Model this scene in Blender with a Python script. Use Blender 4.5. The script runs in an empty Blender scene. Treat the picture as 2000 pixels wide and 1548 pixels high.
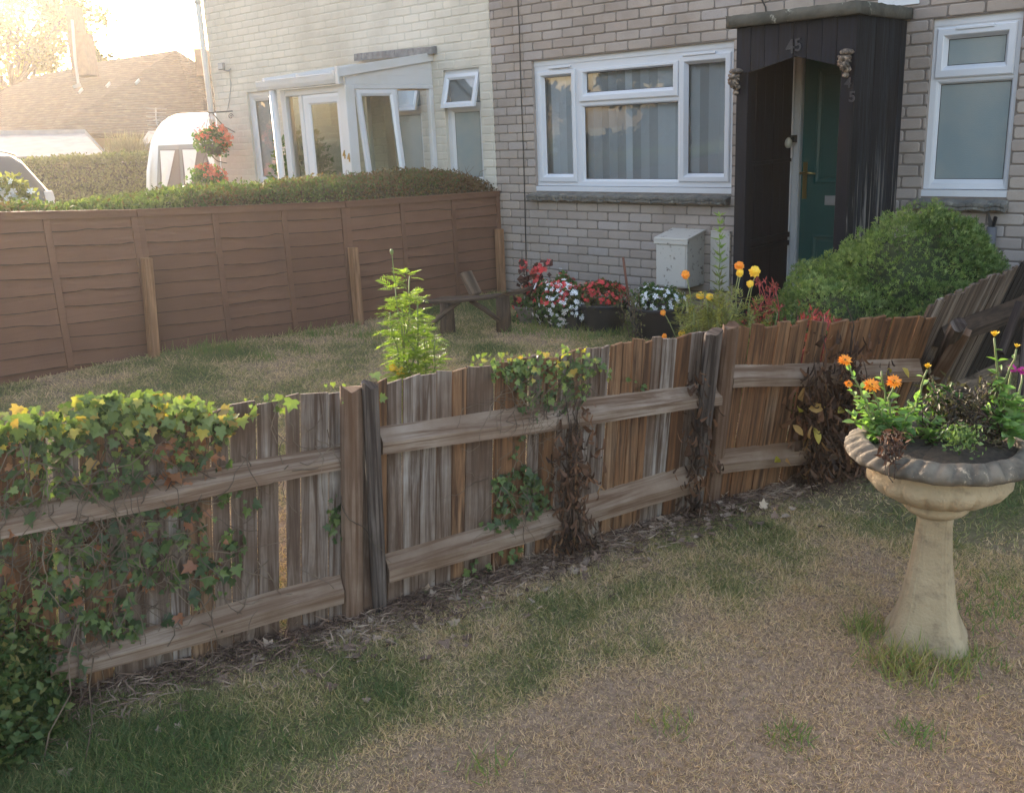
import bpy, math, random
import numpy as np
from mathutils import Vector, Matrix
R = math.radians
random.seed(7); rng = np.random.default_rng(7)
col = bpy.context.scene.collection
sc = bpy.context.scene

# ------------------------------------------------------------------ camera, sky, sun, exposure
EYE = np.array([0., 0., 1.5])
FOC = 1880.0                                            # focal length in pixels of the 2000 px wide photograph
_Z = np.array([295., 6726., FOC]); ZC = -_Z/np.linalg.norm(_Z)
_X = -np.array([-2085., -434., FOC]); _X = _X-_X.dot(ZC)*ZC; XC = _X/np.linalg.norm(_X)
YC = np.cross(ZC, XC)
RM = np.stack([XC, YC, ZC])                             # world = RM @ camera(x right, y down, z forward)
cd = bpy.data.cameras.new('camera'); cam = bpy.data.objects.new('camera', cd); col.objects.link(cam)
cd.sensor_width = 36; cd.lens = FOC/2000*36; cd.clip_start = 0.05; cd.clip_end = 2000
cam.matrix_world = Matrix(((RM[0,0], -RM[0,1], -RM[0,2], EYE[0]), (RM[1,0], -RM[1,1], -RM[1,2], EYE[1]),
                           (RM[2,0], -RM[2,1], -RM[2,2], EYE[2]), (0,0,0,1)))
sc.camera = cam
SUN_AZ, SUN_EL = 161.0, 10.5                            # degrees; azimuth anticlockwise from +X
w = bpy.data.worlds.new('World'); sc.world = w; w.use_nodes = True
nt = w.node_tree; bg = nt.nodes['Background']
sky = nt.nodes.new('ShaderNodeTexSky'); sky.sky_type = 'NISHITA'; sky.sun_disc = False
sky.sun_elevation = R(SUN_EL); sky.sun_rotation = R(90-SUN_AZ); sky.air_density = 1.0; sky.dust_density = 3.0; sky.ozone_density = 1.0
tn = nt.nodes.new('ShaderNodeMix'); tn.data_type = 'RGBA'; tn.blend_type = 'MULTIPLY'; tn.inputs[0].default_value = 1; tn.inputs[7].default_value = (1.08, .94, .885, 1)   # daylight balance
nt.links.new(sky.outputs[0], tn.inputs[6]); nt.links.new(tn.outputs[2], bg.inputs[0]); bg.inputs[1].default_value = 0.15
sl = bpy.data.lights.new('sun', 'SUN'); sl.energy = 2.0; sl.angle = R(0.6); sl.color = (1.0, .89, .74)
so = bpy.data.objects.new('sun', sl); col.objects.link(so)
sd = Vector((math.cos(R(SUN_EL))*math.cos(R(SUN_AZ)), math.cos(R(SUN_EL))*math.sin(R(SUN_AZ)), math.sin(R(SUN_EL))))
so.rotation_euler = sd.to_track_quat('Z', 'Y').to_euler(); so.location = sd*30
sc.view_settings.view_transform = 'Standard'; sc.view_settings.look = 'None'; sc.view_settings.gamma = 1
sc.view_settings.exposure = 2.72
sc.render.engine = 'CYCLES'; sc.cycles.use_denoising = True; sc.cycles.max_bounces = 8
sc.cycles.transparent_max_bounces = 24; sc.cycles.volume_bounces = 0; sc.cycles.sample_clamp_indirect = 6

# where a measured image point lies on a real plane of the place
def ray(px, py): return RM @ np.array([(px-1000)/FOC, (py-774)/FOC, 1.])
def at_y(px, py, Y): d = ray(px, py); return EYE+d*(Y/d[1])
def at_x(px, py, X): d = ray(px, py); return EYE+d*(X/d[0])
def at_z(px, py, Z=0.): d = ray(px, py); return EYE+d*((Z-1.5)/d[2])
def at_d(px, py, D): return EYE+ray(px, py)*D
def at_p(px, py, p, n):
    d = ray(px, py); return EYE+d*(np.dot(np.array(p)-EYE, n)/np.dot(d, n))

# ------------------------------------------------------------------ bookkeeping
def tag(o, label=None, cat=None, group=None, kind=None):
    if label: o['label'] = label
    if cat: o['category'] = cat
    if group: o['group'] = group
    if kind: o['kind'] = kind
    return o
def empty(name, loc, label, cat, group=None):
    o = bpy.data.objects.new(name, None); col.objects.link(o); o.location = [float(a) for a in loc]
    o.empty_display_size = .1
    return tag(o, label, cat, group)

def np_obj(name, V, F, mats, parent=None, rnd=None, g=None, uv=None, mi=None, smooth=False):
    """one mesh object from arrays: V (n,3), F list of index arrays or (m,k) array"""
    me = bpy.data.meshes.new(name); V = np.asarray(V, np.float32)
    if parent is not None: V = V-np.array(world_loc(parent), np.float32)
    if isinstance(F, np.ndarray) and F.ndim == 2:
        k = F.shape[1]; m = len(F); loops = F.reshape(-1).astype(np.int32)
        starts = np.arange(0, m*k, k, dtype=np.int32); tot = np.full(m, k, np.int32)
    else:
        m = len(F); tot = np.array([len(f) for f in F], np.int32); loops = np.array([i for f in F for i in f], np.int32)
        starts = np.concatenate([[0], np.cumsum(tot)[:-1]]).astype(np.int32)
    me.vertices.add(len(V)); me.vertices.foreach_set('co', V.reshape(-1))
    me.loops.add(len(loops)); me.loops.foreach_set('vertex_index', loops)
    me.polygons.add(m); me.polygons.foreach_set('loop_start', starts); me.polygons.foreach_set('loop_total', tot)
    if mi is not None: me.polygons.foreach_set('material_index', np.asarray(mi, np.int32))
    me.polygons.foreach_set('use_smooth', np.full(m, bool(smooth)))
    if uv is not None:
        me.uv_layers.new(name='UVMap').data.foreach_set('uv', np.asarray(uv, np.float32).reshape(-1))
    for nm, a in (('rnd', rnd), ('g', g)):
        if a is not None:
            at = me.attributes.new(nm, 'FLOAT', 'POINT'); at.data.foreach_set('value', np.asarray(a, np.float32))
    for mt in (mats if isinstance(mats, (list, tuple)) else [mats]): me.materials.append(mt)
    me.update(calc_edges=True); me.validate()
    o = bpy.data.objects.new(name, me); col.objects.link(o)
    if parent is not None: o.parent = parent
    return o
_wl = {}
def world_loc(o):
    p = np.array(o.location, float)
    while o.parent is not None: o = o.parent; p = p+np.array(o.location, float)
    return p

def U(v): v = np.asarray(v, float); return v/(np.linalg.norm(v)+1e-12)
class MB:
    def __init__(s): s.v = []; s.f = []; s.uv = []; s.r = []; s.m = []
    def add(s, vs, fs, uvs=None, r=None, m=0):
        n = len(s.v); r = random.random() if r is None else r
        s.v += [tuple(map(float, a)) for a in vs]; s.r += [r]*len(vs)
        for i, f in enumerate(fs):
            s.f.append([n+j for j in f]); s.m.append(m)
            s.uv += [tuple(u) for u in uvs[i]] if uvs else [(0, 0)]*len(f)
        return s
    def hexa(s, b, t, r=None, m=0, off=None):
        """b, t: four corners each, same winding (anticlockwise seen from t); uv v runs b->t in metres"""
        b = [np.array(x, float) for x in b]; t = [np.array(x, float) for x in t]
        L = float(np.linalg.norm(t[0]-b[0])); ou, ov = (random.random()*20, random.random()*20) if off is None else off
        fs = [[3,2,1,0], [4,5,6,7]]; ws = [float(np.linalg.norm(b[(i+1) % 4]-b[i])) for i in range(4)]
        q = [(ou,ov),(ou+ws[0],ov),(ou+ws[0],ov+ws[1]),(ou,ov+ws[1])]
        uvs = [q[::-1], q]; u = ou
        for i in range(4):
            j = (i+1) % 4; fs.append([i, j, 4+j, 4+i]); uvs.append([(u,ov),(u+ws[i],ov),(u+ws[i],ov+L),(u,ov+L)]); u += ws[i]
        return s.add(b+t, fs, uvs, r, m)
    def bar(s, p, q, w_, d_, side=(0,0,1), w2=None, d2=None, **k):
        """bar from p to q, w_ wide across 'side', d_ the other way"""
        p = np.array(p, float); q = np.array(q, float); a = U(q-p); x = U(np.array(side)-np.dot(side, a)*a); y = np.cross(a, x)
        w2 = w_ if w2 is None else w2; d2 = d_ if d2 is None else d2
        c = lambda o, W_, D_: [o-x*W_/2-y*D_/2, o+x*W_/2-y*D_/2, o+x*W_/2+y*D_/2, o-x*W_/2+y*D_/2]
        return s.hexa(c(p, w_, d_), c(q, w2, d2), **k)
    def box(s, x0, x1, y0, y1, z0, z1, **k):
        return s.hexa([(x0,y0,z0),(x1,y0,z0),(x1,y1,z0),(x0,y1,z0)], [(x0,y0,z1),(x1,y0,z1),(x1,y1,z1),(x0,y1,z1)], **k)
    def tube(s, P, rad, n=6, cap=True, r=None, m=0):
        P = [np.array(p, float) for p in P]; rad = [rad]*len(P) if np.isscalar(rad) else rad
        vs, fs, uvs = [], [], []; up = np.array([.31,.17,.93]); L = 0
        for i, p in enumerate(P):
            t = U(P[min(i+1, len(P)-1)]-P[max(i-1, 0)]); x = U(np.cross(t, up)); y = np.cross(t, x)
            if i: L += np.linalg.norm(P[i]-P[i-1])
            for k in range(n):
                a = 2*math.pi*k/n; vs.append(p+(x*math.cos(a)+y*math.sin(a))*rad[i])
            if i:
                for k in range(n):
                    k2 = (k+1) % n; fs.append([(i-1)*n+k, i*n+k, i*n+k2, (i-1)*n+k2])
                    uvs.append([(k/n*.2, L-.1), (k/n*.2, L), ((k+1)/n*.2, L), ((k+1)/n*.2, L-.1)])
        if cap:
            fs += [list(range(n)), list(range(len(vs)-1, len(vs)-n-1, -1))]; uvs += [[(0,0)]*n]*2
        return s.add(vs, fs, uvs, r, m)
    def lathe(s, prof, c=(0,0,0), n=32, fn=None, r=None, m=0, cap=True):
        """prof: (radius, z); fn(i, angle, radius, z) -> radius"""
        vs, fs, uvs = [], [], []
        for i, (ra, z) in enumerate(prof):
            for k in range(n):
                a = 2*math.pi*k/n; q = fn(i, a, ra, z) if fn else (ra, z)
                vs.append((c[0]+q[0]*math.cos(a), c[1]+q[0]*math.sin(a), c[2]+q[1]))
            if i:
                for k in range(n):
                    k2 = (k+1) % n; fs.append([(i-1)*n+k, (i-1)*n+k2, i*n+k2, i*n+k])
                    uvs.append([(k/n,prof[i-1][1]),((k+1)/n,prof[i-1][1]),((k+1)/n,z),(k/n,z)])
        if cap:
            fs += [list(range(n))[::-1], list(range(len(vs)-n, len(vs)))]; uvs += [[(0,0)]*n]*2
        return s.add(vs, fs, uvs, r, m)
    def prism(s, pts, d, r=None, m=0):
        """polygon pts (3D, planar) extruded by vector d"""
        n = len(pts); a = [np.array(p, float) for p in pts]; b = [p+np.array(d, float) for p in a]
        fs = [list(range(n))[::-1], [n+i for i in range(n)]]+[[i, (i+1) % n, n+(i+1) % n, n+i] for i in range(n)]
        P0 = a[0]; e = U(a[1]-a[0]); nn = U(np.cross(a[1]-a[0], a[2]-a[0])); g_ = np.cross(nn, e)
        q = [(float(np.dot(p-P0, e)), float(np.dot(p-P0, g_))) for p in a]
        uvs = [q[::-1], q]+[[(0,0),(0,.1),(.1,.1),(.1,0)]]*n
        return s.add(a+b, fs, uvs, r, m)
    def build(s, name, mats, parent=None, smooth=False, bevel=0, seg=1, weld=False):
        o = np_obj(name, np.array(s.v), s.f, mats, parent, rnd=s.r, uv=s.uv, mi=s.m, smooth=smooth)
        if bevel:
            b = o.modifiers.new('bevel', 'BEVEL'); b.width = bevel; b.segments = seg; b.limit_method = 'ANGLE'; b.angle_limit = R(35)
        return o

# ------------------------------------------------------------------ materials
def new_mat(name):
    m = bpy.data.materials.new(name); m.use_nodes = True; n = m.node_tree
    return m, n, n.nodes['Principled BSDF'], n.nodes['Material Output']
def ramp(n, fac, stops):
    c = n.nodes.new('ShaderNodeValToRGB'); e = c.color_ramp.elements
    while len(e) < len(stops): e.new(.5)
    for i, (p, k) in enumerate(stops): e[i].position = p; e[i].color = (*k, 1)
    n.links.new(fac, c.inputs[0]); return c.outputs[0]
def noise(n, scale, detail=4, rough=.55, vec=None, dist=0):
    t = n.nodes.new('ShaderNodeTexNoise'); t.inputs['Scale'].default_value = scale; t.inputs['Detail'].default_value = detail
    t.inputs['Roughness'].default_value = rough; t.inputs['Distortion'].default_value = dist
    if vec is None: vec = coord(n)
    n.links.new(vec, t.inputs['Vector']); return t.outputs['Fac']
def coord(n, uv=False, sc_=(1,1,1)):
    if uv: o = n.nodes.new('ShaderNodeUVMap').outputs[0]
    else: o = n.nodes.new('ShaderNodeNewGeometry').outputs['Position']
    if sc_ != (1,1,1):
        m = n.nodes.new('ShaderNodeVectorMath'); m.operation = 'MULTIPLY'; m.inputs[1].default_value = sc_
        n.links.new(o, m.inputs[0]); o = m.outputs[0]
    return o
def attr(n, name='rnd'):
    a = n.nodes.new('ShaderNodeAttribute'); a.attribute_name = name; return a.outputs['Fac']
def mix(n, f, a, b, mode='MIX'):
    m = n.nodes.new('ShaderNodeMix'); m.data_type = 'RGBA'; m.blend_type = mode
    for s_, v in ((m.inputs[0], f), (m.inputs[6], a), (m.inputs[7], b)):
        if isinstance(v, bpy.types.NodeSocket): n.links.new(v, s_)
        elif isinstance(v, (int, float)): s_.default_value = v
        else: s_.default_value = (*v, 1)
    return m.outputs[2]
def math_(n, op, a, b=0., cl=False):
    m = n.nodes.new('ShaderNodeMath'); m.operation = op; m.use_clamp = cl
    for i, v in enumerate((a, b)):
        if isinstance(v, bpy.types.NodeSocket): n.links.new(v, m.inputs[i])
        else: m.inputs[i].default_value = v
    return m.outputs[0]
def bump(n, h, bs, strength=.4, dist=.005):
    b = n.nodes.new('ShaderNodeBump'); b.inputs['Strength'].default_value = strength; b.inputs['Distance'].default_value = dist
    n.links.new(h, b.inputs['Height']); n.links.new(b.outputs[0], bs.inputs['Normal'])
def plain(name, c, rough=.5, c2=None, scale=6, var=.0, metal=0, bmp=0, bscale=60, spec=.5, dirt=None, dirt_scale=3, dirt_lo=.55, dirt_hi=.75):
    m, n, b, o = new_mat(name); k = c
    if c2: k = ramp(n, noise(n, scale), [(.35, c), (.65, c2)])
    if dirt:
        f = ramp(n, noise(n, dirt_scale, 6, .65), [(dirt_lo, (0,0,0)), (dirt_hi, (1,1,1))]); k = mix(n, f, k, dirt)
    if var:
        k = mix(n, 1.0, k, ramp(n, attr(n), [(0, (1-var,)*3), (1, (1+var,)*3)]), 'MULTIPLY')
    if isinstance(k, tuple): b.inputs['Base Color'].default_value = (*k, 1)
    else: n.links.new(k, b.inputs['Base Color'])
    b.inputs['Roughness'].default_value = rough; b.inputs['Metallic'].default_value = metal; b.inputs['Specular IOR Level'].default_value = spec
    if bmp: bump(n, noise(n, bscale, 5), b, bmp, .004)
    return m
def wood(name, cols, dark, rough=.85, grain=45, lo=.42, hi=.62, bmp=.5, spread=.5, stain=.5):
    """weathered timber: grain runs along uv v; each board has its own tint"""
    m, n, b, o = new_mat(name)
    v = coord(n, True, (grain, 2.2, 1)); f1 = noise(n, 1.0, 8, .65, v, .6)
    f2 = noise(n, 1.0, 3, .5, coord(n, True, (9, 1.4, 1)))
    f3 = noise(n, 5.5, 4, .6)
    t = math_(n, 'ADD', math_(n, 'MULTIPLY', attr(n), spread), math_(n, 'MULTIPLY', f2, 1-spread))
    t = math_(n, 'ADD', t, math_(n, 'MULTIPLY', math_(n, 'SUBTRACT', f3, .5), stain*1.3))
    base = ramp(n, t, [(i/(len(cols)-1)*.7+.15, c) for i, c in enumerate(cols)])
    k = mix(n, ramp(n, f1, [(lo, (1,1,1)), (hi, (0,0,0))]), base, dark)
    f4 = noise(n, 1.0, 6, .6, coord(n, True, (30, .8, 1)))
    k = mix(n, ramp(n, f4, [(.60, (0,0,0)), (.68, (.75,)*3)]), k, dark)
    n.links.new(k, b.inputs['Base Color']); b.inputs['Roughness'].default_value = rough; b.inputs['Specular IOR Level'].default_value = .2
    bump(n, f1, b, bmp, .004); return m
def leafm(name, stops, trans=.35, rough=.55, tcol=None, noise_amt=.25):
    m, n, b, o = new_mat(name)
    f = math_(n, 'ADD', attr(n), math_(n, 'MULTIPLY', math_(n, 'SUBTRACT', noise(n, 3.0, 3), .5), noise_amt*2))
    k = ramp(n, f, stops); n.links.new(k, b.inputs['Base Color']); b.inputs['Roughness'].default_value = rough
    b.inputs['Specular IOR Level'].default_value = .35
    if trans:
        t = n.nodes.new('ShaderNodeBsdfTranslucent'); n.links.new(mix(n, 1.0, k, tcol or (1.5,1.7,.7), 'MULTIPLY'), t.inputs[0])
        x = n.nodes.new('ShaderNodeMixShader'); x.inputs[0].default_value = trans
        n.links.new(b.outputs[0], x.inputs[1]); n.links.new(t.outputs[0], x.inputs[2]); n.links.new(x.outputs[0], o.inputs[0])
    return m
def glassm(name, tint=(.75,.8,.78), refl=1.0, ior=1.5, rough=0.0, boost=1.7):
    m, n, b, o = new_mat(name); n.nodes.remove(b)
    tr = n.nodes.new('ShaderNodeBsdfTransparent'); tr.inputs[0].default_value = (*tint, 1)
    gl = n.nodes.new('ShaderNodeBsdfGlossy'); gl.inputs['Roughness'].default_value = rough; gl.inputs[0].default_value = (refl,)*3+(1,)
    fr = n.nodes.new('ShaderNodeFresnel'); fr.inputs[0].default_value = ior
    g_ = n.nodes.new('ShaderNodeNewGeometry')
    x = n.nodes.new('ShaderNodeMixShader')
    n.links.new(math_(n, 'MULTIPLY', fr.outputs[0], boost, True), x.inputs[0]); n.links.new(tr.outputs[0], x.inputs[1]); n.links.new(gl.outputs[0], x.inputs[2])
    n.links.new(x.outputs[0], o.inputs[0])
    wv = noise(n, 1.6, 2); bm = n.nodes.new('ShaderNodeBump'); bm.inputs['Strength'].default_value = .05; bm.inputs['Distance'].default_value = .02
    n.links.new(wv, bm.inputs['Height']); n.links.new(bm.outputs[0], gl.inputs['Normal'])
    return m

# ------------------------------------------------------------------ leaves and blades
OVAL = (np.array([[0,0,0],[.30,.45,.06],[0,1,-.05],[-.30,.45,.06],[0,.5,-.04]]), np.array([[0,1,4],[1,2,4],[2,3,4],[3,0,4]]))
LANCE = (np.array([[0,0,0],[.11,.35,.03],[0,1,-.12],[-.11,.35,.03],[0,.5,-.03]]), np.array([[0,1,4],[1,2,4],[2,3,4],[3,0,4]]))
OVAL8 = (np.array([[0,0,0],[.16,.18,.05],[.27,.42,.07],[.20,.72,.0],[0,1,-.14],[-.20,.72,.02],[-.27,.42,.09],[-.16,.18,.05],[0,.25,-.01],[0,.6,-.05]]),
         np.array([[0,1,8],[1,2,8],[2,9,8],[2,3,9],[3,4,9],[4,5,9],[5,6,9],[6,8,9],[6,7,8],[7,0,8]]))
_iv = [(0,-.0),(.22,-.12),(.52,.05),(.34,.28),(.50,.52),(.22,.52),(0,1.0),(-.22,.52),(-.50,.52),(-.34,.28),(-.52,.05),(-.22,-.12)]
IVY = (np.array([[x, y, .10*abs(x)-.05*y] for x, y in _iv]+[[0,.3,-.05]]), np.array([[i, (i+1) % 12, 12] for i in range(12)]))
SPRIG = (np.array([[0,0,0],[.10,.5,.02],[0,1,0],[-.10,.5,.02], [.02,.25,0],[.42,.62,.10],[.30,.75,.10], [-.02,.25,0],[-.40,.66,.12],[-.28,.80,.12],
          [0,.5,0],[.1,.8,-.3],[-.05,.9,-.34]]), np.array([[0,1,2],[0,2,3],[4,5,6],[7,8,9],[10,11,12]]))
BLADE = (np.array([[-.5,0,0],[.5,0,0],[-.4,.5,.06],[.4,.5,.06],[0,1,.28]]), np.array([[0,1,3],[0,3,2],[2,3,4]]))
_pt = []
for k_ in range(5):
    a_ = 2*math.pi*k_/5
    _pt += [(math.cos(a_-.45)*.75, math.sin(a_-.45)*.75, .10), (math.cos(a_)*1.0, math.sin(a_)*1.0, .16), (math.cos(a_+.45)*.75, math.sin(a_+.45)*.75, .10)]
BLOOM = (np.array([(0,0,0)]+_pt), np.array([[0, 1+3*k+j, 2+3*k+j] for k in range(5) for j in range(2)]))
def scatter(P, T, N, S, tpl, W=1.0):
    """template copies at P, tip along T, facing N, size S; W widens"""
    P = np.asarray(P, float); n = len(P); T = np.asarray(T, float); N = np.asarray(N, float)
    T = T/(np.linalg.norm(T, axis=1, keepdims=True)+1e-9)
    N = N-(N*T).sum(1, keepdims=True)*T; N = N/(np.linalg.norm(N, axis=1, keepdims=True)+1e-9); B = np.cross(T, N)
    tv, tf = tpl; S = np.broadcast_to(S, (n,)); W = np.broadcast_to(W, (n,))
    V = P[:, None]+(B[:, None]*(tv[None, :, 0:1]*W[:, None, None])+T[:, None]*tv[None, :, 1:2]+N[:, None]*tv[None, :, 2:3])*S[:, None, None]
    F = tf[None]+(np.arange(n)*len(tv))[:, None, None]
    return V.reshape(-1, 3), F.reshape(-1, tf.shape[1]), len(tv)
def foliage(name, P, T, N, S, tpl, m, parent=None, rnd=None, W=1.0, g=None):
    V, F, k = scatter(P, T, N, S, tpl, W)
    rnd = rng.random(len(P)) if rnd is None else rnd
    return np_obj(name, V, F, m, parent, rnd=np.repeat(rnd, k), g=None if g is None else np.repeat(g, k))
def rdir(n, up=0.0, spread=1.0):
    d = rng.normal(size=(n, 3))*spread; d[:, 2] += up; return d/(np.linalg.norm(d, axis=1, keepdims=True)+1e-9)
_gn = rng.random((64, 64))
def vnoise(x, y, s):
    x = np.asarray(x)*s+100; y = np.asarray(y)*s+100; xi = np.floor(x).astype(int); yi = np.floor(y).astype(int); fx = x-xi; fy = y-yi
    fx = fx*fx*(3-2*fx); fy = fy*fy*(3-2*fy); a = _gn[xi % 64, yi % 64]; b = _gn[(xi+1) % 64, yi % 64]; c = _gn[xi % 64, (yi+1) % 64]; d = _gn[(xi+1) % 64, (yi+1) % 64]
    return (a*(1-fx)+b*fx)*(1-fy)+(c*(1-fx)+d*fx)*fy
def sstep(a, b, x): t = np.clip((np.asarray(x, float)-a)/(b-a), 0, 1); return t*t*(3-2*t)
def gz(x, y):
    """ground height"""
    x = np.asarray(x, float); y = np.asarray(y, float)
    near = .10*sstep(4.8, 2.6, y)*sstep(-4.2, -6.2, x)*sstep(-12, -7, x)
    far = -1.1*sstep(-12, -30, x)
    return near+far+(vnoise(x, y, 1.3)-.5)*.03*sstep(-12, -9, x)
# ------------------------------------------------------------------ shared materials
UPVC = plain('white_upvc', (.58,.60,.64), .32, var=.03, dirt=(.55,.54,.50), dirt_scale=5, dirt_lo=.58, dirt_hi=.9)
UPVC2 = plain('white_upvc_porch', (.56,.57,.59), .4, var=.04, dirt=(.50,.49,.44), dirt_scale=2.5, dirt_lo=.5, dirt_hi=.85)
RUBBER = plain('rubber_seal', (.02,.02,.022), .6)
GLASS = glassm('window_glass', (.93,.96,1.), 1.0, boost=3.0)
GLASS_P = glassm('porch_glass', (.60,.68,.62), .8)
STONE_SILL = plain('weathered_sill', (.10,.10,.095), .9, (.17,.16,.14), 9, bmp=.8, bscale=35, dirt=(.30,.30,.26), dirt_scale=14, dirt_lo=.6, dirt_hi=.72)
METAL_DK = plain('black_iron', (.02,.02,.022), .5, metal=.2)
BRASS = plain('brass', (.60,.45,.18), .3, metal=1)
BLIND = plain('blind_fabric', (.70,.76,.80), .8, var=.34)
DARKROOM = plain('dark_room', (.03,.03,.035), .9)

def brick_mat(name, stops, dirt, mort=False):
    m, n, b, o = new_mat(name)
    k = ramp(n, math_(n, 'ADD', math_(n, 'MULTIPLY', attr(n), .75), math_(n, 'MULTIPLY', noise(n, 1.1, 3), .25)), stops)
    f = ramp(n, noise(n, 2.6, 8, .7), [(.50, (0,0,0)), (.72, (.8,)*3)]); k = mix(n, f, k, dirt)
    big = ramp(n, noise(n, .9, 5, .6), [(.35, (.80,.78,.76)), (.6, (1.06,1.04,1.02))]); k = mix(n, 1.0, k, big, 'MULTIPLY')
    f2 = ramp(n, noise(n, 60, 4, .7), [(.52, (0,0,0)), (.75, (.45,)*3)]); k = mix(n, f2, k, dirt)
    n.links.new(k, b.inputs['Base Color']); b.inputs['Roughness'].default_value = .85; b.inputs['Specular IOR Level'].default_value = .25
    bump(n, noise(n, 70, 6, .7), b, .55, .004); return m
BR45 = brick_mat('painted_brick_beige', [(.15, (.31,.27,.245)), (.4, (.345,.305,.280)), (.6, (.37,.325,.290)), (.85, (.355,.325,.315))], (.27,.23,.20))
MO45 = plain('mortar_beige', (.21,.185,.165), .95, (.16,.135,.12), 12, bmp=.5)  # mortar tone carries the dirt and the recess shadow of the joints
BR44 = brick_mat('painted_brick_cream', [(.1, (.58,.55,.485)), (.9, (.62,.59,.52))], (.55,.515,.44))
MO44 = plain('mortar_cream', (.56,.53,.46), .95, (.50,.47,.40), 8, bmp=.4)

def brick_face(x0, x1, z0, z1, Y, holes, mats, parent, L=.2237, H=.075, zoff=.0, joint=.011, xoff=0, flush=.009):
    """brick skin facing -Y (material 0) on a mortar sheet (material 1) with openings"""
    V, F, Rn, MI = [], [], [], []
    def quadv(p, m_, r_): n = len(V); V.extend(p); F.append([n+i for i in range(len(p))]); Rn.extend([r_]*len(p)); MI.append(m_)
    def one(a, b, c, d):
        if b-a < .018 or d-c < .012: return
        r_ = random.random(); j = lambda s=.0018: random.uniform(-s, s)
        a += j(); b += j(); c += j(.0012); d += j(.0012); k = min(.009+j(.003), (b-a)*.3, (d-c)*.3); t = .0045; yf = Y-.001+j(.0015); yb = Y+flush+.004
        o = [(a+k,c),(b-k,c),(b,c+k),(b,d-k),(b-k,d),(a+k,d),(a,d-k),(a,c+k)]; cx, cz = (a+b)/2, (c+d)/2
        n = len(V)
        V.extend([(x, yb, z) for x, z in o])
        V.extend([(x, yf+.0035, z) for x, z in o])
        V.extend([(x+(t if x < cx else -t), yf, z+(t if z < cz else -t)) for x, z in o]); Rn.extend([r_]*24)
        for i in range(8):
            i2 = (i+1) % 8
            F.append([n+i, n+i2, n+8+i2, n+8+i]); F.append([n+8+i, n+8+i2, n+16+i2, n+16+i]); MI.extend([0, 0])
        F.append([n+16+i for i in range(8)]); MI.append(0)
    row = 0; z = zoff+math.floor((z0-zoff)/H)*H
    while z < z1:
        c, d = max(z+joint/2, z0), min(z+H-joint/2, z1)
        segs = [(x0, x1)]
        for (hx0, hx1, hz0, hz1) in holes:
            if c < hz1-.01 and d > hz0+.01:
                ns = []
                for s0, s1 in segs:
                    if hx0 > s0: ns.append((s0, min(s1, hx0)))
                    if hx1 < s1: ns.append((max(s0, hx1), s1))
                    if False: pass
                segs = [q for q in ns if q[1]-q[0] > .02]
        k0 = x0-L+xoff+(L/2 if row % 2 else 0)
        while k0 < x1:
            for s0, s1 in segs:
                a, b = max(k0+joint/2, s0), min(k0+L-joint/2, s1)
                if b > a: one(a, b, c, d)
            k0 += L
        z += H; row += 1
    xs = sorted({x0, x1, *[v for h in holes for v in h[:2] if x0 < v < x1]}); zs = sorted({z0, z1, *[v for h in holes for v in h[2:] if z0 < v < z1]})
    for i in range(len(xs)-1):
        for j_ in range(len(zs)-1):
            cx, cz = (xs[i]+xs[i+1])/2, (zs[j_]+zs[j_+1])/2
            if any(h[0] < cx < h[1] and h[2] < cz < h[3] for h in holes): continue
            yy = Y+flush; quadv([(xs[i],yy,zs[j_]),(xs[i+1],yy,zs[j_]),(xs[i+1],yy,zs[j_+1]),(xs[i],yy,zs[j_+1])], 1, .5)
    for a, b, c, d in holes:                              # reveals
        y0, y1 = Y+.002, Y+.12
        quadv([(a,y0,c),(a,y0,d),(a,y1,d),(a,y1,c)], 0, .4); quadv([(b,y0,d),(b,y0,c),(b,y1,c),(b,y1,d)], 0, .6)
        quadv([(a,y0,d),(b,y0,d),(b,y1,d),(a,y1,d)], 0, .3); quadv([(b,y0,c),(a,y0,c),(a,y1,c),(b,y1,c)], 0, .5)
    return np_obj('wall', np.array(V), F, mats, parent, rnd=Rn, mi=MI)

def ring(mb, o, i, prof, axis='y', r=.5):
    """mitred frame between rectangles o and i = (a0,a1,z0,z1); prof [(t,depth)]; axis y: a is x and depth is y, axis x: a is y and depth is x"""
    vs = []
    for t, d in prof:
        a0, a1, z0, z1 = [o[k]+(i[k]-o[k])*t for k in range(4)]
        for a, z in ((a0,z0),(a1,z0),(a1,z1),(a0,z1)): vs.append((a, d, z) if axis == 'y' else (d, a, z))
    fs = []
    for k in range(len(prof)-1):
        for j in range(4):
            f = [4*k+j, 4*k+(j+1) % 4, 4*k+4+(j+1) % 4, 4*k+4+j]; fs.append(f if axis == 'y' else f[::-1])
    mb.add(vs, fs, r=r)
def pane(parent, a0, a1, z0, z1, d, mat_=None, axis='y', name='pane'):
    q = [(a0,z0),(a1,z0),(a1,z1),(a0,z1)]
    m_ = MB(); m_.add([(a, d, z) if axis == 'y' else (d, a, z) for a, z in q], [[0,1,2,3] if axis == 'y' else [3,2,1,0]])
    return m_.build(name, mat_ or GLASS, parent)
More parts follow.
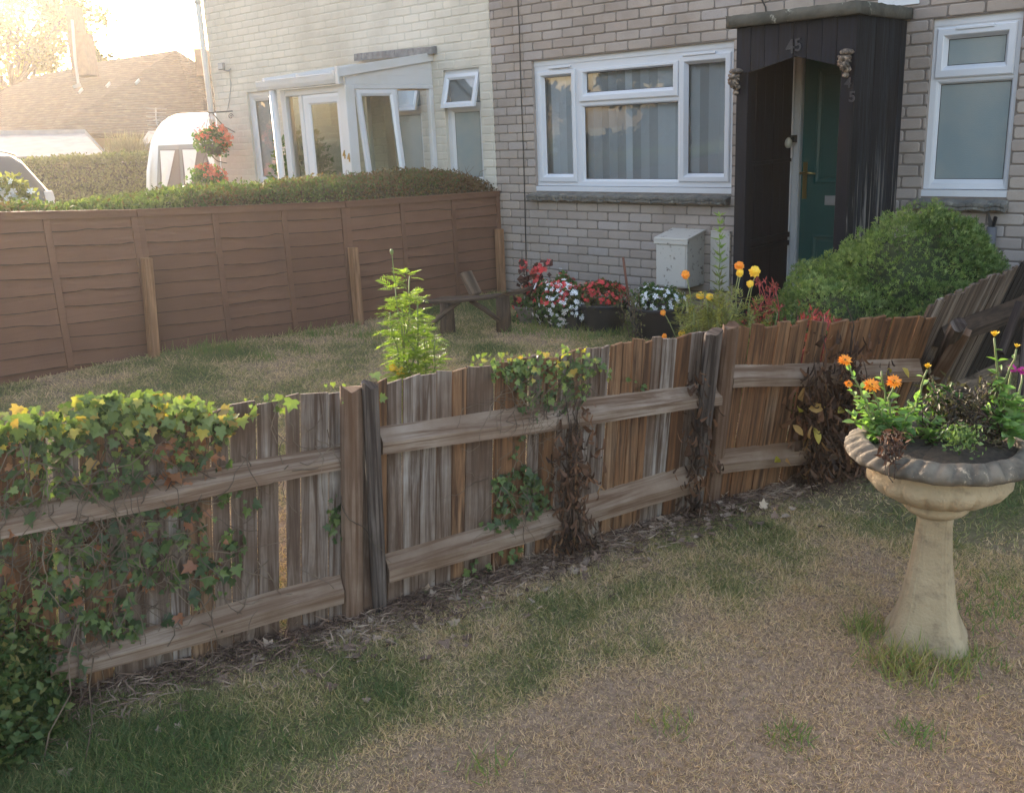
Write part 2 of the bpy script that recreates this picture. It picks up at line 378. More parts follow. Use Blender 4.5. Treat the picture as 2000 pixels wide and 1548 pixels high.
def window(parent, y, outer, cells, vents=(), cill=.045, mat_=UPVC, glass=None, cill_out=.03):
    """frame mesh with its panes, opening sashes and vents as sub-parts"""
    x0, x1, z0, z1 = outer; f = MB(); zc = z0+cill
    holes = [c[0] for c in cells]
    xs = sorted({x0, x1, *[v for h in holes for v in h[:2]]}); zs = sorted({zc, z1, *[v for h in holes for v in h[2:]]})
    for i in range(len(xs)-1):
        for j in range(len(zs)-1):
            cx, cz = (xs[i]+xs[i+1])/2, (zs[j]+zs[j+1])/2
            if any(h[0]-1e-6 < cx < h[1]+1e-6 and h[2]-1e-6 < cz < h[3]+1e-6 for h in holes): continue
            f.add([(xs[i],y,zs[j]),(xs[i+1],y,zs[j]),(xs[i+1],y,zs[j+1]),(xs[i],y,zs[j+1])], [[0,1,2,3]], r=.5)
    f.box(x0-.004, x1+.004, y-cill_out, y+.06, z0, zc-.004, r=.5)
    f.box(x0, x1, y-.006, y+.001, z1-.045, z1, r=.5)     # head add-on strip
    f.box(x0, x1, y-.003, y+.001, z1-.049, z1-.045, r=.1)
    fo = f.build('window', mat_, parent)
    for s, g_, op in cells:
        m_ = MB(); yf = y-.016 if op else y+.004
        if op: ring(m_, s, g_, [(0,y+.01),(0,yf+.006),(.12,yf),(.62,yf),(.70,yf+.004),(1,y+.022),(1,y+.03)])
        else: ring(m_, s, g_, [(0,y),(.1,y+.001),(.5,y+.004),(1,y+.022),(1,y+.03)])
        m_.build('sash' if op else 'bead', mat_, fo)
        k = .004; sm = MB(); ring(sm, g_, [g_[0]+k, g_[1]-k, g_[2]+k, g_[3]-k], [(0,y+.0235),(1,y+.0235)]); sm.build('seal', RUBBER, fo)
        pane(fo, *g_, y+.026, glass)
        ring_room = MB()
    for a0, a1, z_ in vents:
        MB().box(a0, a1, y-.024, y-.008, z_-.008, z_+.010, r=.5).build('trickle_vent', mat_, fo, bevel=.003)
    return fo
def rect(tl, br, Y): a, b = at_y(*tl, Y), at_y(*br, Y); return (a[0], b[0], b[2], a[2])

# ------------------------------------------------------------------ ground and lawn
def greenness(x, y):
    """0 = parched straw, 1 = green; where the grass itself is green"""
    x = np.asarray(x, float); y = np.asarray(y, float)
    fx = np.interp(y, [-1,.8,1.7,2.6,3.2,3.8,4.1,7], [-3.15,-2.62,-2.33,-2.05,-1.93,-1.68,-1.62,-1.6])   # fence line
    d = x-fx
    n1 = vnoise(x, y, 1.7); n2 = vnoise(x+31, y+7, 4.5); n3 = vnoise(x+5, y+3, 11.)
    near = .52*np.exp(-((d-.50)/.48)**2)-.06
    near = near+.55*sstep(-1.55, -2.15, x)*sstep(1.3, .75, y)+.30*sstep(2.6, 3.6, y)+.35*np.exp(-(((x+.3)/.5)**2+((y-3.0)/.8)**2))
    near = near-.55*np.exp(-(((x+1.0)/.55)**2+((y-1.7)/.7)**2))
    back = .34+.40*sstep(5.2, 5.8, y)+.18*sstep(-5.2, -6.1, x)
    g_ = np.where(d > 0, near, back)+(n1-.5)*.75+(n2-.5)*.55+(n3-.5)*.35
    return np.clip(g_, 0, 1)
def build_ground():
    def strip(a, b, s): return list(np.arange(a, b, s))
    xs = np.array([-600,-300,-150,-80,-50,-40]+strip(-34, -9, 2)+strip(-9, 2.0, .06)+[2.5,4,8,20,60,200,600])
    ys = np.array([-600,-200,-80,-40,-20,-10,-5,-3]+strip(-2, 7.0, .06)+[8,10,14,20,30,50,90,200,600])
    X, Y = np.meshgrid(xs, ys, indexing='ij'); Z = gz(X, Y); nx, ny = X.shape
    V = np.stack([X.ravel(), Y.ravel(), Z.ravel()], 1); i = np.arange(nx-1)[:, None]*ny+np.arange(ny-1)[None]
    F = np.stack([i, i+ny, i+ny+1, i+1], -1).reshape(-1, 4)
    m, n, b, o = new_mat('lawn_soil')
    dry = ramp(n, noise(n, 55, 8, .75), [(.3, (.14,.098,.064)), (.5, (.33,.23,.155)), (.7, (.52,.37,.26))])
    grn = ramp(n, noise(n, 45, 8, .75), [(.3, (.05,.06,.022)), (.55, (.14,.15,.06)), (.75, (.33,.28,.15))])
    n.links.new(mix(n, attr(n, 'g'), dry, grn), b.inputs['Base Color']); b.inputs['Roughness'].default_value = .95; b.inputs['Specular IOR Level'].default_value = .1
    bump(n, noise(n, 90, 8, .8), b, .9, .012)
    return tag(np_obj('lawn_ground', V, F, m, g=greenness(V[:, 0], V[:, 1]), smooth=True), 'parched brown and green lawn ground', kind='structure')
build_ground()

FX_Y = [-1,.8,1.7,2.6,3.2,3.8,4.1,7]; FX_X = [-3.15,-2.62,-2.33,-2.05,-1.93,-1.68,-1.62,-1.6]
def build_grass(name, label, x0, x1, y0, y1, n, side, hmin, hmax, wid):
    x = rng.uniform(x0, x1, n); y = rng.uniform(y0, y1, n)
    d = x-np.interp(y, FX_Y, FX_X); keep = (d > .0) if side > 0 else (d < -.02)
    p = proj_ok(x, y); keep &= p
    x, y, d = x[keep], y[keep], d[keep]; n = len(x); g_ = greenness(x, y)
    cl = vnoise(x, y, 14.); h = (hmin+(hmax-hmin)*rng.random(n)**1.5)*(.65+.7*g_)*(.6+.8*cl)
    if side > 0: h *= np.interp(d, [0,.12,.3], [.3,.7,1])
    T = rdir(n); T[:, 2] = np.abs(T[:, 2])*.5+.12+.6*g_*rng.random(n); N = rdir(n, .3)
    rnd = np.clip(g_*.75+rng.normal(size=n)*.17+.08, 0, 1)
    P = np.stack([x, y, gz(x, y)-.002], 1)
    W_ = (wid/h)*(.7+.6*rng.random(n))
    m = leafm(name+'_material', [(0, (.40,.27,.175)), (.16, (.74,.515,.35)), (.34, (.56,.40,.245)), (.48, (.33,.29,.125)), (.70, (.15,.17,.065)), (1, (.065,.115,.04))], .25, .7, noise_amt=.08)
    o = foliage(name, P, T, N, h, BLADE, m, rnd=rnd, W=W_)
    tag(o, label, 'grass', kind='stuff')
def proj_ok(x, y, mar=80):
    z = gz(x, y)+.02-1.5; q = np.stack([x, y, z], 1) @ RM
    px = 1000+FOC*q[:, 0]/q[:, 2]; py = 774+FOC*q[:, 1]/q[:, 2]
    return (q[:, 2] > .2) & (px > -mar*4) & (px < 2000+mar*4) & (py < 1548+mar*4)
build_grass('front_grass', 'short patchy grass blades growing on the lawn in front of the picket fence', -3.0, 1.6, .25, 3.4, 680000, 1, .014, .036, .0020)
build_grass('far_grass', 'short grass blades of the lawn beyond the urn', -2.2, 2.6, 3.4, 6.5, 90000, 1, .015, .04, .003)
build_grass('back_grass', 'dry grass blades of the enclosed lawn behind the picket fence', -6.3, -1.7, .6, 6.5, 250000, -1, .018, .05, .003)

# ------------------------------------------------------------------ the two houses
YW = 6.6
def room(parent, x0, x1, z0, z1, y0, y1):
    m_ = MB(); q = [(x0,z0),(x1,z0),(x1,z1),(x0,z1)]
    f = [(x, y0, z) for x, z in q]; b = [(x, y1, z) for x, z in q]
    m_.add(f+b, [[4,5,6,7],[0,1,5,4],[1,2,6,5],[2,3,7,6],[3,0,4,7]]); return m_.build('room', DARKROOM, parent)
h45 = empty('brick_house', (-3, YW, 0), 'beige painted brick house with black timber porch and green door', 'house', 'pair of joined houses')
o45 = (-5.835, -3.857, .942, 2.043); o45r = (-2.437, -1.908, .946, 2.046); door_o = (-3.43, -2.62, .0, 1.98)
brick_face(-6.315, 2.2, -.1, 4.0, YW, [o45, o45r, door_o], [BR45, MO45], h45, zoff=2.047-27*.075, xoff=.05, flush=.006, joint=.010)
h44 = empty('cream_house', (-8.7, YW, 0), 'cream painted brick house with white lean-to porch', 'house', 'pair of joined houses')
o44l = (-10.32, -9.80, 1.0-.06, 2.02); o44r = (-6.957, -6.478, .94, 2.04); o44d = (-7.85, -7.25, .0, 1.95)
brick_face(-11.04, -6.318, -.1, 4.0, YW, [o44l, o44r, o44d], [BR44, MO44], h44, zoff=2.047-27*.075, xoff=.11, flush=.0025)
def shell(h, x0, x1, m0):
    m_ = MB()
    for a in (x0, x1): m_.add([(a,YW+.01,-.2),(a,YW+7,-.2),(a,YW+7,5.1),(a,YW+.01,5.1)], [[0,1,2,3]])
    m_.add([(x0,YW+7,-.2),(x1,YW+7,-.2),(x1,YW+7,5.1),(x0,YW+7,5.1)], [[0,1,2,3]])
    m_.add([(x0,YW,4.0),(x1,YW,4.0),(x1,YW,5.1),(x0,YW,5.1)], [[0,1,2,3]])
    m_.add([(x0,YW+.5,0.02),(x1,YW+.5,0.02),(x1,YW+7,.02),(x0,YW+7,.02)], [[0,1,2,3]])
    m_.build('outer_wall', m0, h)
    r_ = MB(); r_.hexa([(x0,YW-.3,5.0),(x1,YW-.3,5.0),(x1,YW+3.5,7.6),(x0,YW+3.5,7.6)], [(x0,YW-.3,5.12),(x1,YW-.3,5.12),(x1,YW+3.5,7.72),(x0,YW+3.5,7.72)])
    r_.hexa([(x0,YW+3.5,7.6),(x1,YW+3.5,7.6),(x1,YW+7.3,5.0),(x0,YW+7.3,5.0)], [(x0,YW+3.5,7.72),(x1,YW+3.5,7.72),(x1,YW+7.3,5.12),(x0,YW+7.3,5.12)])
    r_.build('roof', plain('roof_tiles_'+h.name, (.12,.07,.05), .9, (.18,.11,.08), 5), h)
shell(h45, -6.314, 2.2, BR45); shell(h44, -11.038, -6.32, BR44)
YF = YW+.035
def w3(x, y): return (1000+x/3.686, y/3.686)
def cell3(s, g_, op): return (rect(w3(*s[:2]), w3(*s[2:]), YF), rect(w3(*g_[:2]), w3(*g_[2:]), YF), op)
c_ = [cell3((183,522,475,1312), (224,562,437,1253), True), cell3((484,505,1200,692), (526,530,1151,625), True),
      cell3((490,762,1195,1312), (513,774,1188,1293), False), cell3((1210,408,1566,1312), (1262,466,1514,1250), True)]
win = window(h45, YF, o45, c_, [(-5.66,-5.42,1.972), (-4.31,-4.02,1.972)])
hd = MB(); p = at_y(1351, 250, YF+.09)
hd.tube([p+(0,0,.04), p+(0,-.02,.02), p+(.005,-.03,-.04), p+(.012,-.025,-.10), p+(.006,-.02,-.13)], [.008,.009,.009,.008,.006], 8); hd.build('window_handle', UPVC, win, True)
m_ = MB(); x = -5.80
while x < -3.88:                                          # vertical blind: overlapping turned slats
    a = .16+random.uniform(-.09,.10); w_ = .082; y0 = YF+.11+random.uniform(-.004,.004); c, s = math.cos(a), math.sin(a)
    n_ = 5; vs = []; sw = random.uniform(-.006,.006)
    for z in (.98, 2.0):
        for i in range(n_):
            t = i/(n_-1)-.5; vs.append((x+w_/2+t*w_*c+(sw if z < 1 else 0), y0+t*w_*s*5.0+.006*(1-4*t*t), z))
    m_.add(vs, [[i, i+1, n_+i+1, n_+i] for i in range(n_-1)]); x += .0805+random.uniform(-.004,.004)
m_.build('vertical_blind', BLIND, win, True)
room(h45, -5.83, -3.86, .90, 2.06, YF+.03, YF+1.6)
def w5(x, y, o=0): return (1700+x*.15, o+y*.15)
c_ = [(rect(w5(885,378), w5(1868,965), YF), rect(w5(1010,516), w5(1735,806), YF), True),
      (rect(w5(862,1062), w5(1745,920,230), YF), rect(w5(906,1105), w5(1710,805,230), YF), False)]
FROST = plain('obscure_glass', (.20,.26,.28), .25, (.27,.30,.29), 2.2, bmp=.5, bscale=160, spec=.6)
window(h45, YF, o45r, c_, [(-2.30,-2.07,1.975)], glass=FROST)
def slate(parent, x0, x1, zt, name='sill', out=.075):
    """weathered sill of curved roof tiles laid along the wall"""
    m_ = MB(); x = x0
    while x < x1-.02:
        w_ = min(random.uniform(.15,.19), x1-x); b = []
        for k in range(5):
            t = k/4; b.append((x+w_*t, YW-out+random.uniform(-.004,.004), zt-.045+.012*math.sin(math.pi*t)))
        for dz in (0, -.026):
            for k in range(4):
                p0, p1 = b[k], b[k+1]; q = random.uniform(0,.004)
                y0_ = p0[1]+(.006 if dz else 0)
                m_.hexa([(p0[0],y0_,p0[2]+dz-.022-q),(p1[0],y0_,p1[2]+dz-.022-q),(p1[0],YW+.03,p1[2]+dz-.010),(p0[0],YW+.03,p0[2]+dz-.010)],
                        [(p0[0],y0_,p0[2]+dz),(p1[0],y0_,p1[2]+dz),(p1[0],YW+.03,p1[2]+dz+.022),(p0[0],YW+.03,p0[2]+dz+.022)])
        x += w_
    return m_.build(name, STONE_SILL, parent, bevel=.004)
slate(h45, -5.89, -3.86, .952); slate(h45, -2.50, -1.89, .952)
CABLE = plain('wall_cable', (.03,.028,.026), .6)
P = [at_y(x, y, YW-.012) for x, y in ((1010,-60),(1012,0),(1014,60),(1016,140),(1018.5,200),(1021,270),(1024,360),(1026,440),(1028,520),(1030,560))]
MB().tube([p_+(random.uniform(-.004,.004),0,0) for p_ in P], .005, 6).build('wall_cable', CABLE, h45, True)
P = [at_y(x, y, YW-.015) for x, y in ((1480,-30),(1488,0),(1495,14),(1497,30))]
MB().tube(P, .006, 6).build('wall_cable', CABLE, h45, True)
pl = MB(); a = at_y(1716, -18, YW-.01); b = at_y(1795, 8, YW-.01); pl.box(a[0], b[0], YW-.014, YW-.002, b[2], a[2]+.1)
plo = pl.build('wall_plaque', plain('plaque_paint', (.6,.63,.67), .5, dirt=(.35,.36,.36), dirt_scale=12), h45, bevel=.003)

# black timber porch of the beige house
YP = 5.85; PX0, PX1 = -3.40, -2.598
BLKW = wood('black_painted_boards', [(.004,.006,.012), (.009,.012,.021), (.015,.020,.034)], (.008,.008,.010), .6, 50, .35, .6, .5)
BLKS = wood('black_flaking_boards', [(.006,.008,.012), (.015,.019,.026), (.026,.031,.040)], (.006,.007,.008), .75, 60, .42, .56, .8)
_n = BLKS.node_tree; _b = _n.nodes['Principled BSDF']; _old = _b.inputs['Base Color'].links[0].from_socket    # bare grey wood where paint has flaked
_f = noise(_n, 1.0, 5, .6, coord(_n, True, (26, 1.1, 1))); _z = _n.nodes.new('ShaderNodeSeparateXYZ'); _n.links.new(coord(_n), _z.inputs[0])
_lowz = math_(_n, 'MULTIPLY', math_(_n, 'SUBTRACT', 1.45, _z.outputs[2]), .9, True)
_n.links.new(mix(_n, math_(_n, 'MULTIPLY', ramp(_n, _f, [(.555, (0,0,0)), (.60, (1,1,1))]), _lowz), _old, (.26,.24,.22)), _b.inputs['Base Color'])
pm = MB(); ax, az = -2.985, 1.848
def arch(x): return np.interp(x, [PX0+.10, ax, PX1-.085], [1.775, az, 1.768])
x = PX0
while x < PX1-.01:                                        # boards of the gable front with the shallow pointed arch
    w_ = min(random.uniform(.085,.105), PX1-x)
    if PX1-x-w_ < .04: w_ = PX1-x
    a, b = x+.0015, x+w_-.0015; dy = random.uniform(-.002,.002)
    cuts = [a]+([ax] if a < ax < b else [])+[b]
    for i in range(len(cuts)-1):
        u0, u1 = cuts[i], cuts[i+1]
        pm.hexa([(u0,YP+dy,arch(u0)),(u1,YP+dy,arch(u1)),(u1,YP+.022,arch(u1)),(u0,YP+.022,arch(u0))], [(u0,YP+dy,2.052),(u1,YP+dy,2.052),(u1,YP+.022,2.052),(u0,YP+.022,2.052)], r=.5+random.uniform(-.2,.2))
    x += w_
PT = pm.build('porch', BLKW, h45, bevel=.0015)
s = MB(); s.box(PX0+.002, PX0+.085, YP+.004, YP+.09, -.02, 1.80); s.box(PX1-.090, PX1-.004, YP+.004, YP+.09, -.02, 1.80); s.build('post', BLKW, PT, bevel=.004)
s = MB(); y = YP+.002
while y < YW-.005:                                        # boarded sides
    w_ = min(random.uniform(.085,.10), YW-y); s.box(PX1-.018, PX1+random.uniform(-.001,.002), y+.001, y+w_-.001, -.02, 2.052); y += w_
s.build('side_panel', BLKS, PT, bevel=.0012)
s = MB(); y = YP+.09
while y < YW-.005:
    w_ = min(random.uniform(.12,.15), YW-y); s.box(PX0+.004, PX0+.022+random.uniform(-.001,.001), y+.001, y+w_-.001, -.02, 2.052); y += w_
for z_ in (.60, .66): s.box(PX0+.022, PX0+.045, YP+.10, YW-.02, z_-.018, z_+.018)
for z_ in (1.19,): s.box(PX0+.022, PX0+.040, YP+.10, YW-.02, z_-.012, z_+.012)
s.build('side_panel', BLKW, PT, bevel=.0015)
CONC = plain('mossy_concrete', (.05,.05,.042), .95, (.105,.098,.08), 7, bmp=1.0, bscale=40, dirt=(.33,.33,.28), dirt_scale=11, dirt_lo=.60, dirt_hi=.68)
def lumpy(a, b, sub, amp, mat_, parent, name):
    """box between corners a and b with an uneven worn surface"""
    V, F = [], []; a = np.array(a, float); b = np.array(b, float); n = [max(1, int(round((b[i]-a[i])/sub))) for i in range(3)]
    ind = {}
    def vid(i, j, k):
        if (i, j, k) not in ind:
            p_ = a+(b-a)*np.array([i/n[0], j/n[1], k/n[2]])
            ind[(i, j, k)] = len(V); V.append(p_+np.random.RandomState((i*73+j*191+k*37) % 99991).uniform(-amp, amp, 3))
        return ind[(i, j, k)]
    for d in range(3):
        u, v = [(1,2),(2,0),(0,1)][d]
        for s_ in (0, n[d]):
            for i in range(n[u]):
                for j in range(n[v]):
                    q = []
                    for (di, dj) in ((0,0),(1,0),(1,1),(0,1)):
                        c = [0,0,0]; c[d] = s_; c[u] = i+di; c[v] = j+dj; q.append(vid(*c))
                    F.append(q if s_ else q[::-1])
    return np_obj(name, np.array(V), F, mat_, parent, rnd=np.full(len(V), .5), smooth=True)
lumpy((PX0-.055, YP-.045, 2.053), (PX1+.03, YW, 2.125), .03, .0035, CONC, PT, 'roof_slab')
for cx, cz in ((PX0+.012, 1.725), (PX1-.05, 1.785)):       # carved brackets under the arch ends
    m_ = MB(); cy = YP-.03
    for k in range(5):
        t = k/4; m_.lathe([(0.004,-.014),(.022,-.008),(.026,0),(.020,.010),(.004,.015)], (cx+.012*math.sin(k*2.1), cy+.012*math.cos(k), cz-.05+.13*t-(.02)), 9, fn=lambda i,a,ra,z,t=t: (ra*(.75+.9*t)*(1+.22*math.cos(5*a+t*4)), z*1.3))
    for k in range(9):
        a = -1.9+k*.47; p0 = np.array([cx, cy-.012, cz+.02]); p1 = p0+np.array([math.sin(a)*.036, -.008, -math.cos(a)*.060+.0])
        m_.tube([p0, (p0+p1)/2+(0,-.016,0), p1, p1+(math.sin(a)*.006,.012,-.006)], [.006,.010,.008,.003], 6)
    m_.build('bracket', plain('carved_bracket', (.12,.095,.075), .8, (.035,.03,.03), 40, dirt=(.32,.25,.19), dirt_scale=45, dirt_lo=.5, dirt_hi=.62), PT, True)
def text(s_, loc, size, parent, name, mat_, rot=(90,0,0), depth=.004, sx=1., shear=0):
    c = bpy.data.curves.new(name, 'FONT'); c.body = s_; c.size = size; c.extrude = depth; c.align_x = 'CENTER'; c.align_y = 'CENTER'; c.shear = shear
    c.offset = size*.012
    o = bpy.data.objects.new(name, c); col.objects.link(o); o.rotation_euler = [R(a) for a in rot]; o.scale = (sx, 1, 1); c.materials.append(mat_)
    l = np.array(loc, float)
    bpy.context.view_layer.update(); me = bpy.data.meshes.new_from_object(o); me.name = name
    o2 = bpy.data.objects.new(name, me); o2.rotation_euler = o.rotation_euler; o2.scale = o.scale; bpy.data.objects.remove(o); col.objects.link(o2); o = o2
    if parent is not None: o.parent = parent; l = l-world_loc(parent)
    o.location = [float(a) for a in l]; return o
NUMB = plain('black_number_metal', (.045,.045,.055), .35, metal=.3)
tilt = 0
p = at_y(1543, 93, YP-.006); text('4', p, .115, PT, 'house_number', NUMB, (90,-6,0)); p = at_y(1559, 89, YP-.006); text('5', p, .105, PT, 'house_number', NUMB, (90,-8,0))
p = at_y(1656, 163, YP-.003); text('4', p, .085, PT, 'house_number', NUMB); p = at_y(1664, 190, YP-.003); text('5', p, .085, PT, 'house_number', NUMB)
# door
DG = plain('green_door_paint', (.010,.085,.080), .38, (.013,.095,.090), 3, bmp=.15, bscale=120)
YD = YW+.05; dx0, dx1 = -3.315, -2.60
dm = MB(); dm.box(dx0, dx1, YD, YD+.04, .06, 1.93)
do = dm.build('door', DG, h45)
m_ = MB()
for (a0, a1, b0, b1) in ((dx0+.10, dx0+.33, 1.02, 1.80), (dx0+.39, dx0+.62, 1.02, 1.80), (dx0+.10, dx0+.33, .18, .66), (dx0+.39, dx0+.62, .18, .66)):
    ring(m_, (a0,a1,b0,b1), (a0+.03,a1-.03,b0+.03,b1-.03), [(0,YD-.0005),(.3,YD-.009),(.6,YD-.007),(1,YD-.001)])
    m_.box(a0+.045, a1-.045, YD-.008, YD+.001, b0+.045, b1-.045)
m_.build('moulding', DG, do, bevel=.003)
MB().box(dx0+.012, dx0+.047, YD-.006, YD-.0005, .91, 1.17).build('door_plate', BRASS, do, bevel=.004)
hp = np.array([dx0+.03, YD-.006, 1.095]); hm = MB(); hm.tube([hp, hp+(0,-.045,0)], .009, 10); hm.tube([hp+(-.012,-.048,0), hp+(.05,-.05,.002), hp+(.10,-.046,-.004)], [.009,.009,.007], 10)
hm.build('handle', BRASS, do, True)
p = at_y(1626, 392, YD); lp = MB(); lp.box(p[0]-.055, p[0]+.15, YD-.010, YD-.0006, p[2]-.032, p[2]+.036); lp.box(p[0]-.045, p[0]+.14, YD-.014, YD-.010, p[2]-.022, p[2]+.022)
lp.build('letter_plate', plain('satin_metal', (.55,.57,.60), .35, metal=.7), do, bevel=.003)
p = at_y(1643, 371, YD-.004); text('45', p+(.02,0,0), .06, do, 'door_number', plain('red_number', (.25,.06,.05), .5))
fr = MB(); fr.box(dx0-.055, dx0-.002, YW+.012, YW+.10, .0, 1.98); fr.box(dx0-.105, dx0-.056, YW+.004, YW+.09, .0, 1.98); fr.box(dx0, dx1, YW+.02, YW+.10, 1.935, 1.98)
fr.box(dx0-.02, dx0-.004, YW+.004, YW+.012, .0, 1.96)
fr.build('door_frame', plain('dirty_white_gloss', (.56,.58,.60), .45, dirt=(.30,.27,.22), dirt_scale=3, dirt_lo=.56, dirt_hi=.8), h45, bevel=.003)
p = at_y(1540, 279, YW-.09); lm = MB(); lm.lathe([(.003,-.038),(.016,-.034),(.025,-.018),(.027,0),(.023,.018),(.012,.032),(.009,.036)], p, 16); lo = lm.build('porch_light', plain('cream_glass', (.55,.52,.42), .25), PT, True)
lm = MB(); lm.tube([p+(0,0,.034), p+(.003,.02,.044), p+(.006,.088,.030)], .008, 8); lm.box(p[0]-.012, p[0]+.02, p[1]+.045, p[1]+.088, p[2]+.0, p[2]+.05); lm.build('lamp_holder', METAL_DK, PT)
MB().box(-3.5, -2.55, YP-.02, YW, -.02, .045).build('doorstep', CONC, h45, bevel=.01)

# cream house: windows, downpipe, old canopy
def z5(x, y): return (480+x/5, 90+y/5)
c_ = [((-10.285,-9.835,1.02,1.975), (-10.235,-9.885,1.055,1.915), False)]
window(h44, YF, o44l, c_, mat_=UPVC2, cill=.05)
c_ = [((-6.93,-6.505,1.02,1.69), (-6.885,-6.55,1.06,1.655), False)]
wf = window(h44, YF, o44r, c_+[((-6.935,-6.50,1.735,1.995), (-6.93,-6.505,1.74,1.99), False)], mat_=UPVC2, cill=.05, glass=FROST)
m_ = MB(); zt, zb, t_ = 2.0, 1.70, .0                        # top-hung light standing open
def tilt_pt(x, z, d=0): k = (zt-z)/(zt-zb); return (x, YF-.02-.085*k+d, z)
o_, i_ = (-6.945,-6.50,zb,zt), (-6.89,-6.555,zb+.05,zt-.05)
vs = []
for (t, d) in ((0,.028),(0,0),(.6,0),(1,.014),(1,.028)):
    a0, a1, b0, b1 = [o_[k]+(i_[k]-o_[k])*t for k in range(4)]
    vs += [tilt_pt(a, z, d) for a, z in ((a0,b0),(a1,b0),(a1,b1),(a0,b1))]
m_.add(vs, [[4*k+j, 4*k+(j+1) % 4, 4*k+4+(j+1) % 4, 4*k+4+j] for k in range(4) for j in range(4)], r=.5); m_.build('sash', UPVC, wf)
m_ = MB(); m_.add([tilt_pt(a, z, .016) for a, z in ((i_[0],i_[2]),(i_[1],i_[2]),(i_[1],i_[3]),(i_[0],i_[3]))], [[0,1,2,3]]); m_.build('pane', GLASS, wf)
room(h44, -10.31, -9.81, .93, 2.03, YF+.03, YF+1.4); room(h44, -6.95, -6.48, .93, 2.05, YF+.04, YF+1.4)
ob = MB(); ob.box(-10.30, -9.82, YF+.045, YF+.05, .95, 2.0); ob.build('net_curtain', plain('net_curtain', (.55,.58,.58), .9, (.62,.63,.62), 20), h44)
dp = MB(); dp.tube([(-11.06,YW-.05,.1), (-11.06,YW-.05,4.9)], .035, 14)
for z_ in (.8, 1.75, 3.1): dp.tube([(-11.06,YW-.05,z_-.03),(-11.06,YW-.05,z_+.03)], .041, 14)
dp.build('downpipe', plain('pale_downpipe', (.62,.61,.58), .45), h44, True)
m_ = MB(); x = -8.18
while x < -7.03:
    w_ = min(random.uniform(.05,.09), -7.02-x); zt = 2.282-(x+8.18)*.022; m_.hexa([(x,YW-.075,zt-.07),(x+w_,YW-.075,zt-.07),(x+w_,YW+.005,zt-.055),(x,YW+.005,zt-.055)], [(x,YW-.07+random.uniform(-.004,.004),zt),(x+w_,YW-.07,zt),(x+w_,YW+.005,zt+.008),(x,YW+.005,zt+.008)]); x += w_
m_.build('old_canopy', plain('weathered_lead', (.13,.13,.135), .85, (.22,.22,.22), 15, bmp=.7, bscale=30), h44, bevel=.004)

# white lean-to porch
XS = -7.096; YQ = 5.54
pf = MB(); W5 = UPVC2
pf.box(XS-.105, XS, YQ, YQ+.105, 0, 1.925)                                   # corner column
pf.box(-8.10, -8.02, YQ+.003, YQ+.09, 0, 1.925); pf.box(-8.02, XS-.106, YQ+.006, YQ+.08, 1.865, 1.925); pf.box(-7.815, -7.757, YQ+.004, YQ+.07, 0, 1.864)
pf.box(-8.02, -7.816, YQ+.007, YQ+.07, 0, .55)
pf.box(XS-.06, XS-.004, YQ+.106, YW, 1.885, 1.925); pf.box(XS-.06, XS-.003, YW-.05, YW-.001, .55, 1.884); pf.box(XS-.06, XS-.005, 6.115, 6.15, .55, 1.884); pf.box(XS-.07, XS-.002, YQ+.106, YW-.001, 0, .549)
PQ = pf.build('porch', UPVC2, h44, bevel=.006, seg=2)
def barge(z, y): return z
m_ = MB()                                                                    # side infill and barge board
m_.prism([(XS-.02,YQ+.02,1.926),(XS-.02,YW-.002,1.926),(XS-.02,YW-.002,2.145),(XS-.02,YQ+.02,1.99)], (.012,0,0))
m_.prism([(XS-.008,YQ+.106,2.0),(XS-.008,YW-.002,2.0),(XS-.008,YW-.002,2.003),(XS-.008,YQ+.106,2.003)], (.003,0,0))
m_.prism([(XS-.008,YQ+.4,2.075),(XS-.008,YW-.002,2.065),(XS-.008,YW-.002,2.068),(XS-.008,YQ+.4,2.078)], (.003,0,0)); m_.build('side_panel', UPVC2, PQ)
m_ = MB(); m_.hexa([(XS-.01,YQ-.06,1.985),(XS+.022,YQ-.06,1.985),(XS+.022,YW-.001,2.135),(XS-.01,YW-.001,2.135)], [(XS-.01,YQ-.06,2.062),(XS+.022,YQ-.06,2.062),(XS+.022,YW-.001,2.212),(XS-.01,YW-.001,2.212)])
m_.box(XS-.02, XS+.024, YQ-.085, YQ-.062, 1.925, 2.07); m_.build('barge_board', UPVC2, PQ, bevel=.003)
m_ = MB(); m_.hexa([(-8.28,YQ-.05,1.99),(XS-.012,YQ-.05,1.99),(XS-.012,YW-.001,2.14),(-8.28,YW-.001,2.14)], [(-8.28,YQ-.05,2.005),(XS-.012,YQ-.05,2.005),(XS-.012,YW-.001,2.155),(-8.28,YW-.001,2.155)])
for gx in (-8.26, -7.72, -7.18): m_.hexa([(gx,YQ-.07,2.006),(gx+.035,YQ-.07,2.006),(gx+.035,YW-.001,2.156),(gx,YW-.001,2.156)], [(gx,YQ-.07,2.045),(gx+.035,YQ-.07,2.045),(gx+.035,YW-.001,2.195),(gx,YW-.001,2.195)])
m_.build('roof', UPVC2, PQ, bevel=.003)
m_ = MB(); gp = [(0,.075),(-.012,.08),(-.012,.068),(-.006,.03),(-.03,.0),(-.085,.0),(-.095,.03),(-.105,.07),(-.11,.08),(-.10,.082),(-.09,.04)]
m_.prism([(-8.36,YQ+.02+y*1.0,1.935+z) for y, z in [(0,.078),(0,0),(-.085,0),(-.098,.035),(-.105,.078)]], (8.36-7.13,0,0)); m_.prism([(-8.35,YQ-.09,2.016),(-8.35,YQ-.075,2.016),(-8.35,YQ-.075,2.022),(-8.35,YQ-.09,2.022)], (1.2,0,0))
m_.build('gutter', UPVC2, PQ, bevel=.004)
